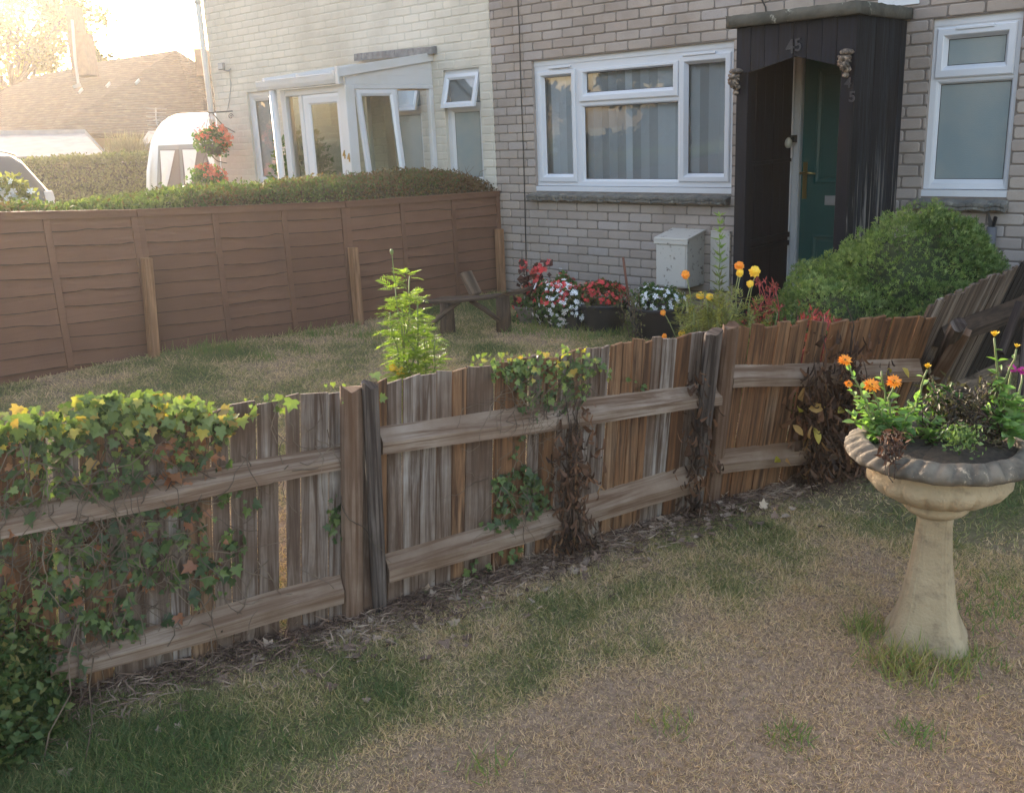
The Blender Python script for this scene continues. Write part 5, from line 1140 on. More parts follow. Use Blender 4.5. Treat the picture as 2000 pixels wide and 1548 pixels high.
m_ = MB(); m_.hexa([(c2[0]-.19,c2[1]-.09,-.02),(c2[0]+.19,c2[1]-.09,-.02),(c2[0]+.19,c2[1]+.09,-.02),(c2[0]-.19,c2[1]+.09,-.02)], [(c2[0]-.22,c2[1]-.11,.15),(c2[0]+.22,c2[1]-.11,.15),(c2[0]+.22,c2[1]+.11,.15),(c2[0]-.22,c2[1]+.11,.15)]); m_.box(c2[0]-.23,c2[0]+.23,c2[1]-.12,c2[1]+.12,.15,.165); m_.build('pot', POTB, e, bevel=.006)
mound(e, c2+(.0,-.02,.20), (.25,.16,.19), 2100, G_MID, (.022,.045), [(F_RED, 230, (.012,.021), lambda d: (d[:,2] > .1) & (d[:,0] < .6), 'red_flowers'), (F_WHITE, 190, (.014,.024), lambda d: (d[:,1] < .2), 'white_flowers')])
c3 = np.array([-4.40, 5.70, -.02]); e = pot(c3, .182, .142, .225, POTB, 'black plastic pot of red begonias with a brown cane')
mound(e, c3+(0,0,.26), (.19,.16,.13), 900, leafm('bronze_green_leaf', [(0, (.05,.03,.02)), (.5, (.07,.08,.03)), (1, (.12,.14,.05))], .3), (.022,.045), [(F_RED, 300, (.011,.021), lambda d: d[:,2] > -.1, 'red_flowers'), (F_WHITE, 6, (.018,.024), lambda d: d[:,0] < -.4, 'white_flowers')])
q = at_y(1217, 502, 5.62); m_ = MB(); m_.tube([at_y(1232,600,5.66)+(0,0,-.06), q], .009, 8); m_.build('cane', plain('brown_cane', (.14,.055,.035), .8), e, True)
c4 = np.array([-3.95, 5.75, -.02]); e = pot(c4, .215, .165, .235, POTB, 'larger black plastic pot of white flowers below the meter box')
mound(e, c4+(.0,0,.25), (.19,.16,.11), 700, G_MID, (.02,.04), [(F_WHITE, 110, (.014,.024), lambda d: (d[:,2] > -.2), 'white_flowers')])
c5 = at_z(1232, 668); c5[1] += .05; e = empty('dried_weed', c5, 'straggly dry weed standing between the two black pots', 'plant'); m_ = MB(); P, T = [], []
for _ in range(9):
    c = curve(c5+rng.normal(size=3)*(.02,.02,0), at_y(random.uniform(1205,1262), random.uniform(560,610), 5.45), (0,0,0), 8, .02); m_.tube(c, .0025, 5)
    for p in c: P += [p+rng.normal(size=3)*.012 for _ in range(5)]
m_.build('stem', STEM, e, True); foliage('foliage', P, rdir(len(P)), rdir(len(P)), rng.uniform(.012,.026,len(P)), OVAL, leafm('weed_leaf', [(0, (.06,.06,.03)), (1, (.16,.17,.09))], .3), e)
c6 = at_z(1005, 640)+np.array([.0,.25,0]); e = empty('low_weed', c6, 'low dark green weedy plant between the bench leg and the stone pot', 'plant'); n = 900
P = c6+rng.normal(size=(n,3))*(.07,.07,0)+rng.uniform(0,.19,(n,1))*(0,0,1); foliage('foliage', P, rdir(n,.3), rdir(n), rng.uniform(.02,.04,n), OVAL, G_MID, e)

# ------------------------------------------------------------------ flowers in the urn
nu = U(np.array([uc[0], uc[1], 0])); 
def upt(px, py, dd=0.): return at_p(px, py, uc+nu*dd, nu)
def urn_plant(name, label, root, stemsd, leafn, lm, lsize, W=1.3):
    e = empty(name, upt(*root), label, 'flower plant', 'plants in the stone urn'); m_ = MB(); P, T, N, S = [], [], [], []
    for (x, y, kind, mt, rad, dd) in stemsd:
        tip = upt(x, y, dd); b0 = upt(root[0]+random.uniform(-22,22), root[1], dd*.5); c = curve(b0, tip, rng.normal(size=3)*.01, 10, .004); m_.tube(c, [.0045-.00022*k for k in range(10)], 6)
        if kind: flower(tip+np.array([0,0,.004]), (.45*random.uniform(.6,1.2),-.45,.8) if kind == 'daisy' else (.1,-.1,1), rad, mt, e, kind)
        for k, p in enumerate(c[:-1]):
            for _ in range(int(1.6*leafn*(1.35-.12*k))+(1 if k < 6 else 0)):
                d = rng.normal(size=3)*(1,1,.35); d = U(d); d[2] += .42; P.append(p); T.append(d); S.append(random.uniform(*lsize)*(1.1-.07*k))
    P = np.array(P); n = len(P); foliage('foliage', P, T, rdir(n)*.5+np.array([0,0,.9]), np.array(S), OVAL8, lm, e, W=W); m_.build('stem', STEM_G, e, True); return e
G_CAL = leafm('daisy_leaf', [(0, (.10,.19,.06)), (.5, (.17,.29,.09)), (1, (.30,.42,.18))], .4, .5)
urn_plant('orange_daisy', 'leafy pale green daisy plant with orange blooms at the left of the urn', (1735,862), [(1650,707,'daisy',F_ORG,.022,-.02), (1657,752,'daisy',F_ORG,.014,.02), (1702,755,'daisy',F_ORG,.026,-.05), (1746,748,'daisy',F_ORG,.025,0), (1722,725,None,None,0,.03), (1690,790,None,None,0,-.03), (1668,780,None,None,0,.05), (1775,780,None,None,0,.03), (1790,790,None,None,0,-.05), (1655,800,None,None,0,-.02)], 3.0, G_CAL, (.030,.055), 1.0)
urn_plant('yellow_daisy', 'single yellow half closed daisy on an upright stem in the urn middle', (1812,868), [(1811,722,'cup',F_YEL,.017,0), (1800,800,None,None,0,.03), (1830,810,None,None,0,-.03)], 2.2, G_CAL, (.035,.060), 1.0)
urn_plant('tall_daisy', 'daisy plant with a tall seed head at the right of the urn', (1965,850), [(1942,660,'cup',F_YEL,.018,0), (1985,682,'cup',F_YEL,.014,0), (1950,760,None,None,0,.03), (1985,770,None,None,0,0), (1930,790,None,None,0,-.03), (2010,780,None,None,0,.02)], 3.0, G_CAL, (.035,.062), 1.0)
e = urn_plant('magenta_flower', 'small magenta bloom at the far right of the urn', (1990,850), [(1976,722,'daisy',F_MAG,.016,.05), (1997,727,'daisy',F_MAG,.016,.05)], .3, G_MID, (.02,.03))
e = empty('dead_plant', upt(1870,850,.06), 'dark dried plants with withered heads in the urn centre', 'dead plant'); m_ = MB(); P, T, S = [], [], []
for _ in range(24):
    b0 = upt(random.uniform(1800,1960), 858, random.uniform(-.06,.14)); tip = upt(random.uniform(1800,1940), random.uniform(735,810), random.uniform(-.04,.14)); c = curve(b0, tip, rng.normal(size=3)*.02, 8, .008); m_.tube(c, .0018, 4, cap=False)
    for p in c: P += [p+rng.normal(size=3)*.012 for _ in range(7)]
m_.build('stem', STEM_D, e); n = len(P); foliage('foliage', P, rdir(n), rdir(n), rng.uniform(.012,.032,n), LANCE, leafm('dead_dark_leaf', [(0, (.03,.025,.02)), (.6, (.07,.055,.04)), (1, (.13,.12,.06))], .15), e, W=1.6)
e = empty('low_herb', upt(1875,870,-.12), 'small bright green herb low at the urn rim', 'plant'); n = 420; P = upt(1878,862,-.12)+rng.normal(size=(n,3))*(.022,.022,.016)+(0,0,.012); foliage('foliage', P, rdir(n,.4), rdir(n), rng.uniform(.008,.018,n), OVAL, G_SHRUB, e)
e = empty('round_leaf_plant', upt(1840,850,.10), 'round leaved green plant behind the yellow daisy in the urn', 'plant'); n = 90; P = np.array([upt(random.uniform(1818,1868), random.uniform(752,815), .09+random.uniform(-.03,.03)) for _ in range(n)]); foliage('foliage', P, rdir(n,.2), rdir(n)+(0,0,.8), rng.uniform(.02,.032,n), OVAL, G_MID, e, W=1.6)
m_ = MB()
for _ in range(10): m_.tube(curve(upt(random.uniform(1825,1860),858,.08), P[random.randrange(n)], (0,0,0), 6, .006), .002, 5)
m_.build('stem', STEM_G, e)
e = empty('withered_stalk', upt(1740,870,-.16), 'brown withered stalk drooping over the left rim of the urn', 'dead plant'); m_ = MB(); P = []
for _ in range(7):
    a = upt(1735+random.uniform(-12,20), 850, -.10); b_ = upt(1735+random.uniform(-10,30), 870, -.225); c_2 = upt(1740+random.uniform(-15,15), random.uniform(895,960), -.24); c = curve(a, b_, (0,0,.015), 6, .004)+curve(b_, c_2, (0,0,0), 6, .006)[1:]; m_.tube(c, .0016, 4); P += [p+rng.normal(size=3)*.006 for p in c[:8] for _ in range(3)]
m_.build('stem', STEM_D, e); n = len(P); foliage('foliage', P, rdir(n,-.6), rdir(n), rng.uniform(.014,.03,n), LANCE, G_DRY, e, rnd=rng.uniform(0,.7,n), W=1.6)
m_ = MB()

pb = np.array([-8.72, 6.15, 0.]); e = empty('porch_side_shrub', pb, 'green leafy shrub seen through the glass door of the white porch', 'shrub'); n = 2600
d = rdir(n); P = np.array([-8.72,6.15,.95])+d*np.array([.34,.30,.62])*rng.uniform(.5,1.1,(n,1)); foliage('foliage', P, d+rdir(n), rdir(n), rng.uniform(.04,.08,n), OVAL, G_MID, e)
m_ = MB(); m_.tube([pb, pb+(0,0,.5), pb+(.02,0,1.0)], [.03,.025,.012], 6); m_.build('trunk', STEM, e, True)
# ------------------------------------------------------------------ hanging baskets on the cream wall
def basket(label, top_px, c_px, bx, yo, foot):
    c = at_y(*c_px, YW-yo); e = empty('hanging_basket', c, label, 'hanging basket', 'hanging baskets at the cream house corner')
    m_ = MB(); m_.lathe([(.07,-.10),(.10,-.06),(.125,.0),(.13,.02),(.115,.02),(.02,.01)], c, 24); m_.build('basket', plain('green_basket_'+str(int(c_px[1])), (.05,.06,.045), .7, (.08,.085,.06), 30), e, True)
    n = 900; d = rdir(n, .15); P = c+(0,0,.06)+d*np.array([.17,.16,.13])*rng.uniform(.4,1.1,(n,1))*(1+.9*(vnoise(d[:,0]*2+3*c[2], d[:,1]*2+d[:,2]*2, 1.2)-.35))[:,None]; foliage('foliage', P, d+rdir(n)*.8, rdir(n), rng.uniform(.025,.05,n), OVAL, G_MID, e, W=1.8)
    n = 210; hub = rdir(9, .2); d = hub[rng.integers(0,9,n)]+rng.normal(size=(n,3))*.28; d /= np.linalg.norm(d,axis=1,keepdims=True); P = c+(0,0,.07)+d*np.array([.20,.19,.15])*rng.uniform(.8,1.25,(n,1)); foliage('flowers', P, rdir(n), d+rdir(n)*.5, rng.uniform(.02,.034,n), BLOOM, F_CORAL, e)
    m_ = MB(); hook = np.array([c[0], c[1], at_y(*top_px, YW-yo)[2]])
    for a in (0, 2.1, 4.2): m_.tube([c+(.12*math.cos(a), .12*math.sin(a), .01), hook], .0025, 4)
    m_.build('chain', METAL_DK, e); return e, hook
e1, hk1 = basket('upper hanging basket of coral red flowers on the iron wall bracket', (412,222), (416,285), 0, .42, 0)
e2, hk2 = basket('lower hanging basket of coral red flowers just above the hedge', (404,300), (408,362), 0, .46, 0)
def wall_bracket(label, wx, zt, zb, hook):
    e = empty('wall_bracket', (wx, YW-.01, zb), label, 'bracket', 'iron basket brackets'); m_ = MB(); m_.bar((wx,YW-.012,zb), (wx,YW-.012,zt), .016, .012)
    m_.tube([(wx,YW-.02,zt-.03), (hook[0],hook[1],hook[2]+.01), (hook[0],hook[1]-.03,hook[2]+.03)], .007, 6); m_.tube([(wx,YW-.02,zb+.02), (wx*.5+hook[0]*.5,YW*.5+hook[1]*.5,(zb+hook[2])/2-.02), (hook[0],hook[1]+.05,hook[2])], .006, 6)
    c = np.array([wx, YW-.05, zt-.09]); m_.tube([c+np.array([0,math.cos(a)*(.035-.003*a),math.sin(a)*(.035-.003*a)]) for a in np.linspace(0, 9, 22)], .004, 4); m_.build('scroll', METAL_DK, e, True)
a = at_y(457,212,YW); b = at_y(461,262,YW); wall_bracket('upper black iron scroll bracket at the corner of the cream wall', (a[0]+b[0])/2, a[2], b[2], hk1)
a = at_y(441,282,YW); b = at_y(446,322,YW); wall_bracket('lower black iron scroll bracket at the corner of the cream wall', (a[0]+b[0])/2, a[2], b[2], hk2)

# ------------------------------------------------------------------ beyond the garden
FW = U(np.array([RM[0,2], RM[1,2], 0])); RT = np.array([FW[1], -FW[0], 0])       # level forward and right of the view
def gd(px, py, D): p = at_d(px, py, D); return np.array([p[0], p[1], float(gz(p[0], p[1]))])
# parked car
cp = at_d(112, 395, 11.6); aw_ = U(np.array([cp[0], cp[1], 0])); ax_ = U(np.array([-aw_[1], aw_[0], 0])*1.0-aw_*.04); ax_ = ax_ if np.dot(ax_, RM[:,0]) < 0 else U(-np.array([-aw_[1], aw_[0], 0])-aw_*.04); sd_ = np.array([ax_[1], -ax_[0], 0]); sd_ = sd_ if np.dot(sd_, -cp) > 0 else -sd_
car = empty('parked_car', (cp[0], cp[1], gz(cp[0], cp[1])), 'dark grey hatchback parked beyond the hedge at the left edge', 'car')
def cpt(u, z, v): return np.array([cp[0], cp[1], 0])+ax_*u-sd_*v+np.array([0,0,z])
CARP = plain('dark_car_paint', (.06,.065,.07), .25, spec=.7); m_ = MB()
def crossrow(u, zb, zw, zr, wb, wr):
    """one section of the shell, left to right over the roof"""
    return [cpt(u,zb,.02), cpt(u,zw*.55+zb*.45,0), cpt(u,zw,.04), cpt(u,zr-.04,.5*(1.7-wr)-.02), cpt(u,zr,.5*(1.7-wr)+.10), cpt(u,zr+.015,.85), cpt(u,zr,1.7-.5*(1.7-wr)-.10), cpt(u,zr-.04,1.7-.5*(1.7-wr)+.02), cpt(u,zw,1.66), cpt(u,zw*.55+zb*.45,1.7), cpt(u,zb,1.68)]
secs = [(0.0,.35,.80,.84,1.5),(.04,.28,.90,.95,1.5),(.14,.25,.94,1.10,1.42),(.30,.25,.95,1.34,1.32),(.42,.25,.95,1.435,1.26),(.8,.25,.94,1.46,1.24),(1.6,.25,.93,1.47,1.24),(2.3,.25,.92,1.42,1.24),(2.7,.25,.92,1.22,1.32),(3.05,.25,.91,1.0,1.42),(3.6,.28,.84,.90,1.5),(3.95,.32,.70,.76,1.5),(4.05,.35,.60,.62,1.45)]
rows = [crossrow(u, zb, zw, zr, 0, wr) for u, zb, zw, zr, wr in secs]; nr = 11
fs = [[nr*i+k, nr*(i+1)+k, nr*(i+1)+k+1, nr*i+k+1] for i in range(len(rows)-1) for k in range(nr-1)]+[list(range(nr))[::-1], [nr*(len(rows)-1)+k for k in range(nr)]]
m_.add([p for r_ in rows for p in r_], fs, r=.5); m_.build('body', CARP, car, True)
CG = plain('car_glass', (.02,.025,.025), .05, spec=.8)
for nm, poly in (('side_window', [(.62,.97),(.50,1.10),(.62,1.34),(.85,1.385),(1.25,1.39),(1.25,.965)]), ('side_window', [(1.32,.96),(1.32,1.39),(2.2,1.35),(2.62,.96)])):
    m_ = MB(); m_.add([cpt(u, z, (.0+.04+(z-.95)*.42)-.004) for u, z in poly], [list(range(len(poly)))]); m_.build(nm, CG, car)
m_ = MB(); m_.add([cpt(.13,1.02,.25), cpt(.13,1.02,1.45), cpt(.385,1.39,1.32), cpt(.385,1.39,.38)], [[0,1,2,3]]); m_.v = [tuple(np.array(v)-ax_*.03+(0,0,.02)) for v in m_.v]; m_.build('rear_window', CG, car)
m_ = MB(); m_.tube([cpt(u, z+.03, v) for u, z, v in ((.36,1.40,.27),(.5,1.45,.27),(1.2,1.475,.27),(2.2,1.45,.27))], .016, 6); m_.build('roof_rail', plain('silver_rail', (.6,.6,.6), .3, metal=.8), car, True)
m_ = MB(); p = cpt(.06,.93,.03); m_.hexa([cpt(-.01,.72,.0),cpt(.10,.72,-.02),cpt(.10,.72,.14),cpt(-.01,.72,.14)], [cpt(.03,1.0,.02),cpt(.13,1.0,.0),cpt(.13,1.0,.14),cpt(.03,1.0,.14)]); m_.build('tail_light', plain('tail_light_glass', (.55,.5,.48), .15), car, bevel=.01)
for u in (.75, 3.25):
    e = []; m_ = MB(); m_.lathe([(.0,.0),(.18,.0),(.20,.02),(.32,.02),(.33,.05),(.33,.17),(.31,.2)], (0,0,0), 28); q = Vector(sd_).to_track_quat('Z','Y').to_matrix(); c = cpt(u,.33,.16); m_.v = [tuple(c+np.array(q @ Vector((v[0],v[1],-v[2]+.17)))) for v in m_.v]; m_.build('wheel', RUBBER, car, True)

# caravan
CD = 18.; cc = at_d(398, 330, CD); cg = gz(cc[0], cc[1]); cv = empty('caravan', (cc[0], cc[1], cg), 'white touring caravan with drawn curtains parked behind the hedge', 'caravan')
CW = 2.4; zb0 = 1.5-2.0
def vpt(a, z, d): return np.array([cc[0], cc[1], 0])+RT*a+FW*d+np.array([0,0,z])
Z0, Z1 = at_d(300,392,CD)[2]-.35, at_d(400,222,CD)[2]+.03
def front_d(z): t = (z-Z0)/(Z1-Z0); return .0+.10*max(0, .45-t)+.55*max(0, t-.5)**1.5*2
outl = []; Rr_ = .62
for k in range(9): a = math.pi-k*math.pi/16; outl.append((-CW/2+Rr_+Rr_*math.cos(a), Z1-Rr_+Rr_*math.sin(a)))
outl += [(-x, z) for x, z in outl[::-1]]; outl = [(-CW/2-.08, Z0), (-CW/2-.04, Z0+.9)]+outl+[(CW/2+.04, Z0+.9), (CW/2+.08, Z0)]
CVP = plain('caravan_shell', (.80,.80,.80), .35); m_ = MB(); no = len(outl); vs = []
for dd, sc_2 in ((0.,.90),(.05,.97),(.16,1.),(1.5,1.0),(4.6,1.)):
    for x, z in outl: zz = Z0+(z-Z0)*(sc_2*.5+.5); vs.append(vpt(x*sc_2*(1-.20*(z-Z0)/(Z1-Z0)), zz, dd+front_d(z)))
fs = [[no*i+k, no*i+(k+1) % no, no*(i+1)+(k+1) % no, no*(i+1)+k] for i in range(4) for k in range(no)]+[list(range(no))[::-1]]
m_.add(vs, fs, r=.5); m_.build('body', CVP, cv, True)
WIN = [(-.93,-.50),(-.44,.44),(.50,.93)]; WZ0, WZ1 = Z0+.55, Z1-.62
def fpt2(x, z, o=.0): return vpt(x*(1-.20*(z-Z0)/(Z1-Z0))*.97, z, front_d(z)-.03-o)
m_ = MB(); m_.add([fpt2(x, z, .012) for x, z in ((-1.0,WZ0+.05),(-.9,WZ0-.05),(.9,WZ0-.05),(1.0,WZ0+.05),(.97,WZ1+.05),(-.97,WZ1+.05))], [[0,1,2,3,4,5]]); m_.build('window_surround', plain('grey_seal', (.25,.25,.26), .5), cv)
for x0_, x1_ in WIN:
    m_ = MB(); m_.add([fpt2(x, z, .02) for x, z in ((x0_,WZ0),(x1_,WZ0),(x1_,WZ1-.03),(x0_,WZ1-.03))], [[0,1,2,3]]); wn = m_.build('window', plain('caravan_glass_%.2f' % x0_, (.17,.14,.15), .12, spec=.6), cv)
    m_ = MB(); w2 = (x1_-x0_); 
    for sx, dr in ((x0_+.02, 1), (x1_-.02, -1)):
        if w2 < .6 and dr < 0: continue
        P_ = [(0,WZ1-.04),(.36,WZ1-.05),(.30,WZ1-.28),(.20,WZ1-.55),(.13,WZ0+.03),(.02,WZ0+.03),(.04,WZ1-.5)]; m_.prism([fpt2(sx+dr*a_*.9, z, .026) for a_, z in P_], -FW*.012)
    m_.build('curtain', plain('white_curtain_%.2f' % x0_, (.72,.71,.72), .8), wn)
# far hedge, garage, low building, shed, aerial, cottage
def far_hedge(name, label, pxa, pxb, D, ya, n, th, mat_, lsz):
    A = at_d(pxa, ya[0], D); B_ = at_d(pxb, ya[1], D); e = empty(name, ((A+B_)/2*(1,1,0)), label, 'hedge'); d = B_-A; L = np.linalg.norm(d[:2]); t = rng.random(n); fr_ = rng.random(n)
    P = A+d*t[:, None]; P = P+FW*np.where(fr_ < .4, rng.random(n)*th, rng.normal(size=n)*.05)[:, None]; zt = P[:, 2]+.10*(vnoise(t*L, t*0, .9)-.5); zg = -1.2
    P[:, 2] = np.where(fr_ < .4, zt+rng.normal(size=n)*.04, zt-rng.random(n)*(zt-zg)); foliage('foliage', P, rdir(n,.5), rdir(n)-FW*.5, rng.uniform(*lsz,n), OVAL, mat_, e)
    m_ = MB(); a, b_ = A+FW*.08, B_+FW*.08; z1 = -.08; m_.hexa([(a[0],a[1],-1.5),(b_[0],b_[1],-1.5),tuple((b_+FW*th)[:2])+(-1.5,),tuple((a+FW*th)[:2])+(-1.5,)], [(a[0],a[1],a[2]+z1),(b_[0],b_[1],b_[2]+z1),tuple((b_+FW*th)[:2])+(b_[2]+z1,),tuple((a+FW*th)[:2])+(a[2]+z1,)]); m_.build('inner_branches', plain(name+'_core', (.04,.045,.02), 1, (.06,.07,.03), 8), e)
G_FH = leafm('far_hedge_leaf', [(0, (.08,.09,.035)), (.5, (.12,.14,.05)), (1, (.20,.22,.09))], .3)
far_hedge('far_hedge', 'tall pale green clipped hedge beyond the car and the caravan', 40, 330, 21., (316,310), 16000, .8, G_FH, (.05,.10))
PALE = plain('pale_render', (.50,.47,.42), .9); SLATE = plain('grey_slate_roof', (.20,.21,.22), .8, (.26,.27,.28), 3, bmp=.4, bscale=10); TILE = None
m, n, b, o = new_mat('clay_tile_roof'); f = noise(n, 3.5, 8, .7); k = ramp(n, f, [(.3, (.055,.035,.025)), (.5, (.10,.065,.045)), (.72, (.17,.125,.09))])
wv = n.nodes.new('ShaderNodeTexWave'); wv.bands_direction = 'Z'; wv.inputs['Scale'].default_value = 3.2; wv.inputs['Distortion'].default_value = 1.2; wv.inputs['Detail'].default_value = 3; n.links.new(coord(n), wv.inputs['Vector'])
n.links.new(mix(n, .35, k, wv.outputs[0], 'MULTIPLY'), b.inputs['Base Color']); b.inputs['Roughness'].default_value = .9; bump(n, wv.outputs[0], b, .8, .05); TILE = m
def gpoly(pts, D): return [at_d(x, y, d) for (x, y), d in zip(pts, D if hasattr(D, '__len__') else [D]*len(pts))]
def slab(parent, name, pts, D, mat_, th=.12):
    q = gpoly(pts, D); nn = U(np.cross(q[1]-q[0], q[2]-q[0])); nn = nn if np.dot(nn, EYE-q[0]) > 0 else -nn; m_ = MB(); m_.prism(q, -nn*th); return m_.build(name, mat_, parent)
def walls(parent, name, pts, zb, mat_, depth):
    m_ = MB(); q = [np.array([*p[:2], 0]) for p in gpoly(pts, depth[0])]; zt = [at_d(*p, depth[0])[2] for p in pts]; bk = FW*depth[1]; a, b_ = q
    m_.hexa([a+(0,0,zb), b_+(0,0,zb), b_+bk+(0,0,zb), a+bk+(0,0,zb)], [a+(0,0,zt[0]), b_+(0,0,zt[1]), b_+bk+(0,0,zt[1]), a+bk+(0,0,zt[0])]); return m_.build(name, mat_, parent)
g_ = gd(80, 320, 24); e = empty('garage', g_, 'long low garage with a grey pitched roof behind the far hedge', 'garage')
slab(e, 'roof', [(-160,309), (206,304), (166,261), (-160,266)], [24,24,27,27], SLATE); slab(e, 'roof', [(-160,309), (206,304), (166,261), (-160,266)], [30,30,27,27], SLATE); walls(e, 'wall', [(-150,310), (192,305)], -1.2, PALE, (24.3, 5.4))
g_ = gd(245, 320, 25.5); e = empty('low_outbuilding', g_, 'low cream flat roofed outbuilding between the garage and the caravan', 'outbuilding')
walls(e, 'wall', [(210,297), (290,295)], -1.2, plain('cream_render', (.50,.46,.38), .9), (25.5, 3)); m_ = MB(); a, b_ = at_d(203,291,25.4), at_d(292,288,25.4); up_ = np.array([0,0,.14]); m_.hexa([a-(0,0,.10), b_-(0,0,.10), b_+FW*3.4-(0,0,.1), a+FW*3.4-(0,0,.1)], [a+up_*.3, b_+up_*.3, b_+FW*3.4+up_*.3, a+FW*3.4+up_*.3]); m_.build('roof', plain('pale_fascia', (.52,.46,.36), .8), e)
m_ = MB(); 
for k in range(3): a, b_ = at_d(266,300+k*4.2,25.35), at_d(288,299.5+k*4.2,25.35); m_.bar(a, b_, .02, .03)
m_.build('vent_slats', plain('vent_grey', (.25,.23,.2), .8), e)
g_ = gd(300, 320, 23.5); e = empty('garden_shed', g_, 'small brown shed with a grey roof left of the caravan', 'shed')
walls(e, 'wall', [(283,283), (330,281)], -1.2, plain('shed_boards', (.15,.11,.09), .9), (23.5, 2)); slab(e, 'roof', [(272,281), (335,279), (335,255), (290,256)], [23.3,23.3,24.8,24.8], SLATE)
ae = empty('tv_aerial', gd(305, 320, 24.5), 'tv aerial with many rods against the brown roof', 'aerial'); m_ = MB(); AL = plain('aerial_metal', (.35,.32,.30), .5, metal=.5); Da = 24.4
m_.tube([at_d(316,266,Da), at_d(305,238,Da), at_d(304,211,Da)], .018, 5)
for k in range(8): y = 212+k*8; w_ = 20-k*.3; cx = 305+(max(0,y-238))*.25; m_.tube([at_d(cx-w_,y,Da), at_d(cx+w_,y+1,Da)], .010, 4)
for k in range(5): m_.tube([at_d(305+k*7,238-k*1.5,Da), at_d(316+k*8,244-k*2,Da)], .010, 4)
m_.tube([at_d(292,237,Da), at_d(340,228,Da)], .012, 4); m_.build('rods', AL, ae)
# cottage with the big tiled roof and chimneys
g_ = gd(230, 300, 40); ct = empty('cottage', g_, 'old cottage with a large hipped clay tile roof and tall chimney stack', 'house')
slab(ct, 'roof', [(95,258), (400,265), (395,135), (344,98), (176,124)], [35,36,39.6,42,42], TILE, .2)
slab(ct, 'roof', [(344,98), (395,135), (430,150), (440,270), (400,265)], [42,39.6,39.3,35.4,36], TILE, .2)
slab(ct, 'roof', [(-260,262), (95,258), (176,150), (138,134), (64,150), (-120,232)], [37.5,36,40.5,41.5,41.5,39], TILE, .2)
slab(ct, 'roof', [(64,150), (138,134), (176,124), (344,98), (430,150), (430,262), (-200,262)], [42.5]*7, TILE, .3)
walls(ct, 'wall', [(-240,262), (430,262)], -2.2, plain('cottage_wall', (.25,.18,.13), .9), (38, 9))
CHB = plain('chimney_brick', (.15,.09,.065), .9, (.20,.125,.09), 6, bmp=.5)
def chim(pts, D):
    m_ = MB(); (xa, ya), (xb, yb), yt = pts; a, b_ = at_d(xa, ya, D), at_d(xb, yb, D); zt = at_d((xa+xb)/2, yt, D)[2]; bk = FW*1.0
    m_.hexa([a, b_, b_+bk, a+bk], [a*(1,1,0)+(0,0,zt), b_*(1,1,0)+(0,0,zt), (b_+bk)*(1,1,0)+(0,0,zt), (a+bk)*(1,1,0)+(0,0,zt)]); return m_
m_ = chim(((142,150), (175,147), 66), 39.0); m_.build('chimney', CHB, ct, bevel=.02)
m_ = chim(((141,110), (156,109), 14), 39.15); m_.build('chimney', CHB, ct, bevel=.02); m_ = chim(((384,150), (402,148), 96), 38.5); m_.build('chimney', CHB, ct, bevel=.02)
m_ = MB(); m_.tube([at_d(153,165,38), at_d(147,120,38.2), at_d(141,40,38.4)], .06, 6); m_.bar(at_d(143,170,37.8), at_d(158,166,37.8), .12, .08); m_.build('flue_pipe', plain('grey_flue', (.3,.29,.27), .6), ct)
m_ = MB()
for x, y in ((211,166),(268,160),(157,178)): m_.bar(at_d(x-3,y+4,37.6), at_d(x+4,y-4,37.8), .10, .05)
m_.build('roof_vent', plain('pale_lead', (.5,.48,.45), .5), ct)
# trees
def tree(name, label, c, trunk_r, h, crowns, n, mat_, lsz, g_=None):
    e = empty(name, c, label, 'tree', g_); m_ = MB(); top = np.array(c)+np.array([0,0,h]); m_.tube([c, np.array(c)+(top-c)*.5+(.1,.0,0), top], [trunk_r, trunk_r*.75, trunk_r*.4], 9); P = []; T = []
    for cr, r_ in crowns:
        cr = np.array(cr); m_.tube([np.array(c)+(top-c)*random.uniform(.4,.9), (top+cr)/2+(0,0,.1), cr+rng.normal(size=3)*r_*.3], [trunk_r*.4, trunk_r*.25, trunk_r*.08], 6)
        k = int(n/len(crowns)); nb = max(5, k//55); cl = cr+rdir(nb)*r_*rng.uniform(.3,1.,(nb,1)); q = cl[rng.integers(0, nb, k)]+rng.normal(size=(k,3))*r_*.17; P.append(q); T.append(q-cr)
        for cq in cl[:10]: m_.tube([cr, (cr+cq)/2+rng.normal(size=3)*.05, cq], [trunk_r*.12, trunk_r*.07, trunk_r*.03], 4)
    m_.build('trunk', plain(name+'_bark', (.07,.05,.035), .9, (.12,.09,.07), 10), e, True); P = np.concatenate(P); T = np.concatenate(T)+rdir(len(P)); foliage('crown', P, T, rdir(len(P)), rng.uniform(*lsz,len(P)), OVAL, mat_, e, W=1.5); return e
G_TREE = leafm('far_tree_leaf', [(0, (.10,.10,.035)), (.5, (.16,.15,.05)), (1, (.26,.22,.08))], .45)
Dt = 52.
cr = [(at_d(x, y, Dt), r_) for x, y, r_ in ((20,30,2.2),(70,60,1.8),(115,40,1.6),(150,20,1.3),(40,100,1.9),(-40,80,2.6),(95,110,1.2),(-90,20,2.8),(60,-30,2.0),(150,70,.8),(110,-20,1.6),(0,150,2.0))]
tree('background_tree', 'backlit tree behind the cottage roof at the top left', gd(30, 280, Dt), .35, 6, cr, 11000, G_TREE, (.14,.30))
cr = [(at_d(x, y, 46), r_) for x, y, r_ in ((183,100,.45),(188,115,.4),(178,80,.35),(205,120,.5),(225,126,.45))]
tree('small_background_tree', 'small treetop showing right of the tall chimney', gd(190, 280, 46), .12, 5, cr, 1300, G_TREE, (.10,.2))
